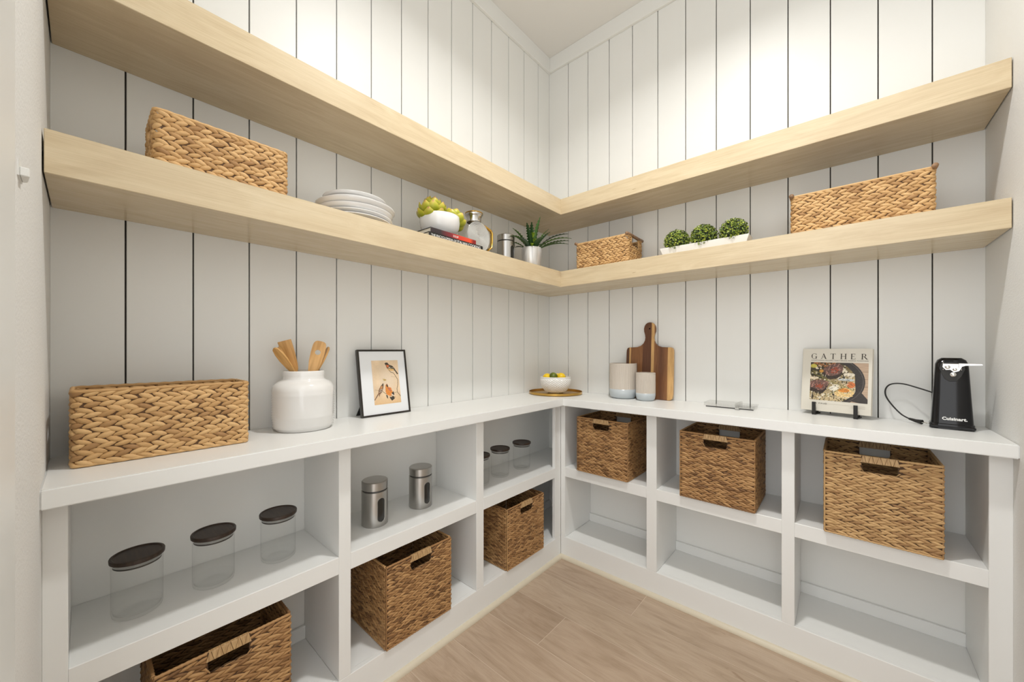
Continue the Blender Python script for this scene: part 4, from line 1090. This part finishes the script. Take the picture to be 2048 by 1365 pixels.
def circ(cx, cy, rx, ry, wob=0.0, seed=1):
    a = np.arctan2(V_-cy, U-cx); return ((U-cx)/rx)**2+((V_-cy)/ry)**2 < (1+wob*(vnoise(a/6.3+.5, a*0+.5, 14, 1, seed)-.5))**2
c0 = q2(560, 620)
paint(circ(c0[0], c0[1], .655, .66), (50, 45, 44), .25)
paint(poly_mask(U, V_, Q([(1090, 800), (1150, 880), (1230, 990), (1225, 1050), (1080, 1035), (900, 990)])), (56, 50, 48), .2)
paint(circ(c0[0], c0[1], .632, .635) & ~circ(c0[0], c0[1], .618, .62), (84, 78, 74), .2)
rim_ = circ(c0[0]-.03, c0[1]+.03, .545, .57, .12, 4)
na, nb, nc = vnoise(U, V_, 26, 24, 31), vnoise(U, V_, 48, 44, 32), vnoise(U, V_, 70, 12, 33)
cream = np.clip((U*.6+V_*.9-.55)*2.2, 0, 1)[..., None]
mixc = lin3(120, 104, 66)*(1-cream)+lin3(206, 184, 142)*cream
C[rim_] = (mixc*(.45+.55*nb[..., None]+.45*vnoise(U, V_, 63, 58, 36)[..., None]))[rim_]
def blotch(msk, thr, nzm, col, tex=.25): paint(msk & (nzm > thr), col, tex, 9)
blotch(rim_, .70, na, (214, 204, 182)); blotch(rim_, .74, nb, (84, 76, 44)); blotch(rim_, .80, nc, (60, 50, 36))
paint(rim_ & (V_ < .42) & (U < .62) & (na < .60), (56, 50, 36), .6); paint(rim_ & (V_ < .12) & (U < .45) & (nb > .45), (160, 104, 60), .4)
paint(circ(*q2(350, 330), .06, .05), (196, 184, 80), .2); paint(circ(*q2(480, 430), .04, .04), (198, 142, 60), .2)
paint(circ(*q2(850, 840), .16, .12, .4, 7) & (nb > .25), (222, 190, 130), .4); paint(circ(*q2(840, 800), .10, .055, .4, 8), (196, 124, 50), .35)
paint(circ(*q2(960, 700), .07, .08, .4, 8), (196, 112, 62), .35); paint(circ(*q2(930, 500), .10, .045, .4, 12), (214, 204, 184), .3); paint(circ(*q2(900, 600), .13, .03, .4, 13), (180, 186, 186), .3)
paint(circ(*q2(680, 760), .08, .06, .5, 14), (220, 214, 198), .3); paint(circ(*q2(340, 560), .10, .035, .4, 15), (220, 204, 176), .2)
stk1 = Q([(500, 400), (560, 350), (680, 290), (780, 285), (840, 340), (835, 420), (760, 500), (640, 525), (560, 500)])
stk2 = Q([(262, 640), (340, 600), (480, 590), (600, 640), (580, 700), (500, 790), (420, 795), (330, 750), (262, 735)])
for stk, dx, dy in ((stk1, 0, .0), (stk2, 0, 0)):
    paint(poly_mask(U, V_, [(a-.01, b_+.09) for a, b_ in stk]), (52, 40, 34), .5, 41); paint(poly_mask(U, V_, stk), (104, 76, 68), .65, 42)
    cxm = sum(a for a, _ in stk)/len(stk); cym = sum(b_ for _, b_ in stk)/len(stk)
    blotch(poly_mask(U, V_, stk), .64, vnoise(U+V_*.3, V_, 44, 22, 44), (156, 116, 104)); blotch(poly_mask(U, V_, [(cxm+(a-cxm)*.45+.02, cym+(b_-cym)*.5+.02) for a, b_ in stk]), .45, nb, (150, 70, 48))
for l in ([(300, 440), (420, 520), (560, 560)], [(540, 920), (700, 820), (850, 740)], [(560, 590), (700, 660), (840, 720), (1000, 800)], [(330, 420), (460, 470), (500, 560)]):
    paint(stroke(U, V_, Q(l), .006, asp), (128, 124, 66), .3)
rs = np.random.default_rng(5)
for _ in range(90):
    a, b_ = rs.uniform(.0, .78), rs.uniform(.3, .97); th_ = rs.uniform(0, 6.28)
    if ((a-c0[0])/.52)**2+((b_-c0[1])/.55)**2 > 1: continue
    st1 = stroke(U, V_, [(a, b_), (a+.035*math.cos(th_), b_+.035*math.sin(th_))], .0035, asp)
    if _ % 3: paint(st1 & ~poly_mask(U, V_, stk1) & ~poly_mask(U, V_, stk2), [(120, 118, 64), (70, 60, 40), (230, 222, 200)][_ % 3], .2)
cvp = print_obj('cover_photograph', C, .191, .165, .35, bk, (0, 0, 0), (0, 0, 0), .3)
cvp.matrix_local = pv @ Matrix.Translation((-BWd/2+.030, -.0004, .0475))
es = thing('book_easel', 'small black easel with two front prongs holding the cookbook', 'easel', (bkx, bky, CT), yaw)
for x in (-.066, .072):
    G().box(x-.0065, x+.0065, -.013, -.009, .002, .056).obj('front_prong', M['blackmatte'], es, bevel=.0006)
    G().box(x-.0065, x+.0065, -.013, .052, .0, .0055).obj('foot', M['blackmatte'], es, bevel=.0006)
    G().box(x-.0065, x+.0065, -.009, .024, .0115, .0155).obj('book_rest', M['blackmatte'], es, bevel=.0006)
    G().box(x-.0065, x+.0065, .024+.002, .0285, 0, .19, Matrix.Rotation(-.06, 4, 'X')).obj('back_post', M['blackmatte'], es)
G().box(-.07, .078, .028, .032, .10, .112, Matrix.Rotation(-.06, 4, 'X')).obj('cross_bar', M['blackmatte'], es)

# --- black electric can opener
oy = -math.radians(5)
op = thing('can_opener', 'glossy black electric can opener with chrome mechanism and white lettering', 'can opener', (1.866, -.120, CT), oy)
def opener_body():
    lv_ = [(0.0, .0545, .046), (.018, .0535, .045), (.02, .051, .043), (.12, .0455, .037), (.20, .0415, .031), (.232, .0395, .027), (.246, .0345, .021), (.254, .024, .013)]
    vs = []; fs = []; K = 28
    for z, a, b_ in lv_:
        for k in range(K):
            t_ = 2*PI*k/K; c, s__ = math.cos(t_), math.sin(t_); e = .42 if z < .24 else .6
            vs.append((a*abs(c)**e*(1 if c > 0 else -1), b_*abs(s__)**e*(1 if s__ > 0 else -1), z))
    for i in range(len(lv_)-1): fs += [(i*K+k, i*K+(k+1) % K, (i+1)*K+(k+1) % K, (i+1)*K+k) for k in range(K)]
    fs += [tuple(reversed(range(K))), tuple(range((len(lv_)-1)*K, len(lv_)*K))]
    return G().add(vs, fs)
autosmooth(opener_body().obj('housing', M['black'], op), 30)
def onface(z): return -float(np.interp(z, [.018, .12, .20, .232], [.045, .037, .031, .027]))
tilt_f = math.atan2(.011, .14)
G().prism([(-.027, .232), (-.030, .215), (-.018, .180), (-.006, .170), (.012, .172), (.022, .190), (.030, .215), (.030, .234), (0, .240)], onface(.205)-.006, onface(.205)+.004, 'xz').obj('recess_plate', M['blackmatte'], op, bevel=.001)
mz = onface(.205)-.008
G().prism([(-.022, .234), (.022, .234), (.022, .220), (.016, .208), (.004, .203), (-.004, .212), (-.015, .211), (-.023, .222)], mz-.004, mz+.004, 'xz').obj('cutting_head', M['chrome'], op, bevel=.0008)
G().prism([(.014, .236), (.066, .2355), (.069, .2295), (.03, .2275), (.014, .220)], mz-.012, mz-.004, 'xz').obj('lever_arm', M['chrome'], op, bevel=.0008)
for x, z, r in ((-.011, .222, .007), (.002, .196, .0075), (.006, .214, .0055)):
    G().lathe([(0, .0), (r, 0), (r, .004), (r*.5, .005), (r*.3, .004), (0, .004)], 20, Matrix.Translation((x, mz-.003, z)) @ Matrix.Rotation(PI/2, 4, 'X')).obj('cutting_wheel', M['chrome'], op, smooth=False)
for x, z in ((-.021, .213), (.021, .213), (-.021, .236)):
    G().lathe([(0, 0), (.002, 0), (.0015, .0015), (0, .002)], 10, Matrix.Translation((x, mz-.001, z)) @ Matrix.Rotation(PI/2, 4, 'X')).obj('screw', M['chrome'], op)
tx_ = link('brand_lettering', text_mesh('Cuisinart.', .0145, .0003, .00055, 1.03), M['inkwhite'], op)
tx_.matrix_local = Matrix.Translation((-.024, onface(.034)-.0012, .034)) @ Matrix.Rotation(PI/2-.075, 4, 'X')
G().box(-.054, .054, -.0465, .0465, .0, .017).obj('base', M['black'], op, bevel=.005, segs=3)
# cord: leaves the back of the housing, loops left and comes back to its plug
def catmull(P_, n=10):
    P_ = [Vector(p) for p in P_]; P_ = [P_[0]]+P_+[P_[-1]]; out = []
    for i in range(1, len(P_)-2):
        for k in range(n):
            t_ = k/n; a, b_, c, d_ = P_[i-1:i+3]
            out.append(.5*((2*b_)+(-a+c)*t_+(2*a-5*b_+4*c-d_)*t_*t_+(-a+3*b_-3*c+d_)*t_**3))
    out.append(P_[-2]); return out
rz_ = Matrix.Rotation(-oy, 4, 'Z')
def loc_op(x, y, z): return rz_ @ (Vector((x, y, z))-Vector((1.866, -.120, CT)))
G().tube(catmull([loc_op(*p) for p in [(1.835, -.095, 1.075), (1.790, -.060, 1.092), (1.750, -.040, 1.104), (1.718, -.035, 1.100), (1.703, -.035, 1.080), (1.704, -.036, 1.050), (1.722, -.042, 1.015), (1.745, -.058, .985), (1.765, -.075, .972)]]), .0026, 8).obj('cord', M['blackmatte'], op, smooth=True)
pp = [loc_op(*p) for p in [(1.765, -.075, .972), (1.776, -.082, .969), (1.780, -.085, .9675), (1.797, -.097, .9655)]]
G().tube(pp, [.0040, .0056, .0060, .0088], 10).obj('plug', M['blackmatte'], op)
d_ = (pp[-1]-pp[-2]).normalized()
for s_ in (-1, 1):
    sd = Vector((-d_.y, d_.x, 0))*.0045*s_
    G().tube([pp[-1]+sd, pp[-1]+sd+d_*.016], .0013, 6).obj('prong', M['chrome'], op)

# ------------------------------------------------------------------ glass jars in the cubbies
def jar(label, loc, group='glass jars with dark wooden lids'):
    t = thing('glass_jar', label, 'jar', loc, 0, group); R, H = .0505, .142
    G().lathe([(0, .0035), (R*.35, .004), (R*.7, .0015), (R*.88, 0), (R*.97, .004), (R, .012), (R, H)], 64).obj('glass_body', M['glass'], t, smooth=True)
    G().lathe([(0, .010), (R*.3, .0095), (R*.8, .007), (R*.93, .011), (R-.0015, .02)], 64).obj('inner_base', M['glass'], t, smooth=True)
    G().lathe([(R-.0028, H-.012), (R-.0028, H-.0075)], 64).obj('seal_ring', M['rubber'], t, smooth=True)
    G().lathe([(R-.0034, H-.0075), (R-.0034, H)], 64).obj('seal_band', M['seal'], t, smooth=True)
    autosmooth(G().lathe([(0, H), (R+.001, H), (R+.0035, H+.0015), (R+.004, H+.009), (R+.003, H+.011), (R-.001, H+.0115), (R-.004, H+.009), (0, H+.009)], 64).obj('lid', M['lid'], t))
    return t
j0 = jar('glass jar with dark lid, leftmost of three in the first cubby', (.150, -2.094, M1))
for loc, lab in (((.148, -1.931, M1), 'glass jar with dark lid, middle of three in the first cubby'), ((.143, -1.757, M1), 'glass jar with dark lid, rightmost of three in the first cubby'),
                 ((.150, -.828, M1), 'glass jar mostly hidden behind the divider, cubby next to the corner'), ((.140, -.662, M1), 'glass jar with dark lid, left fully visible one near the corner'), ((.143, -.478, M1), 'glass jar with dark lid nearest the corner')):
    c = copy_tree(j0); c.location = loc; c['label'] = lab
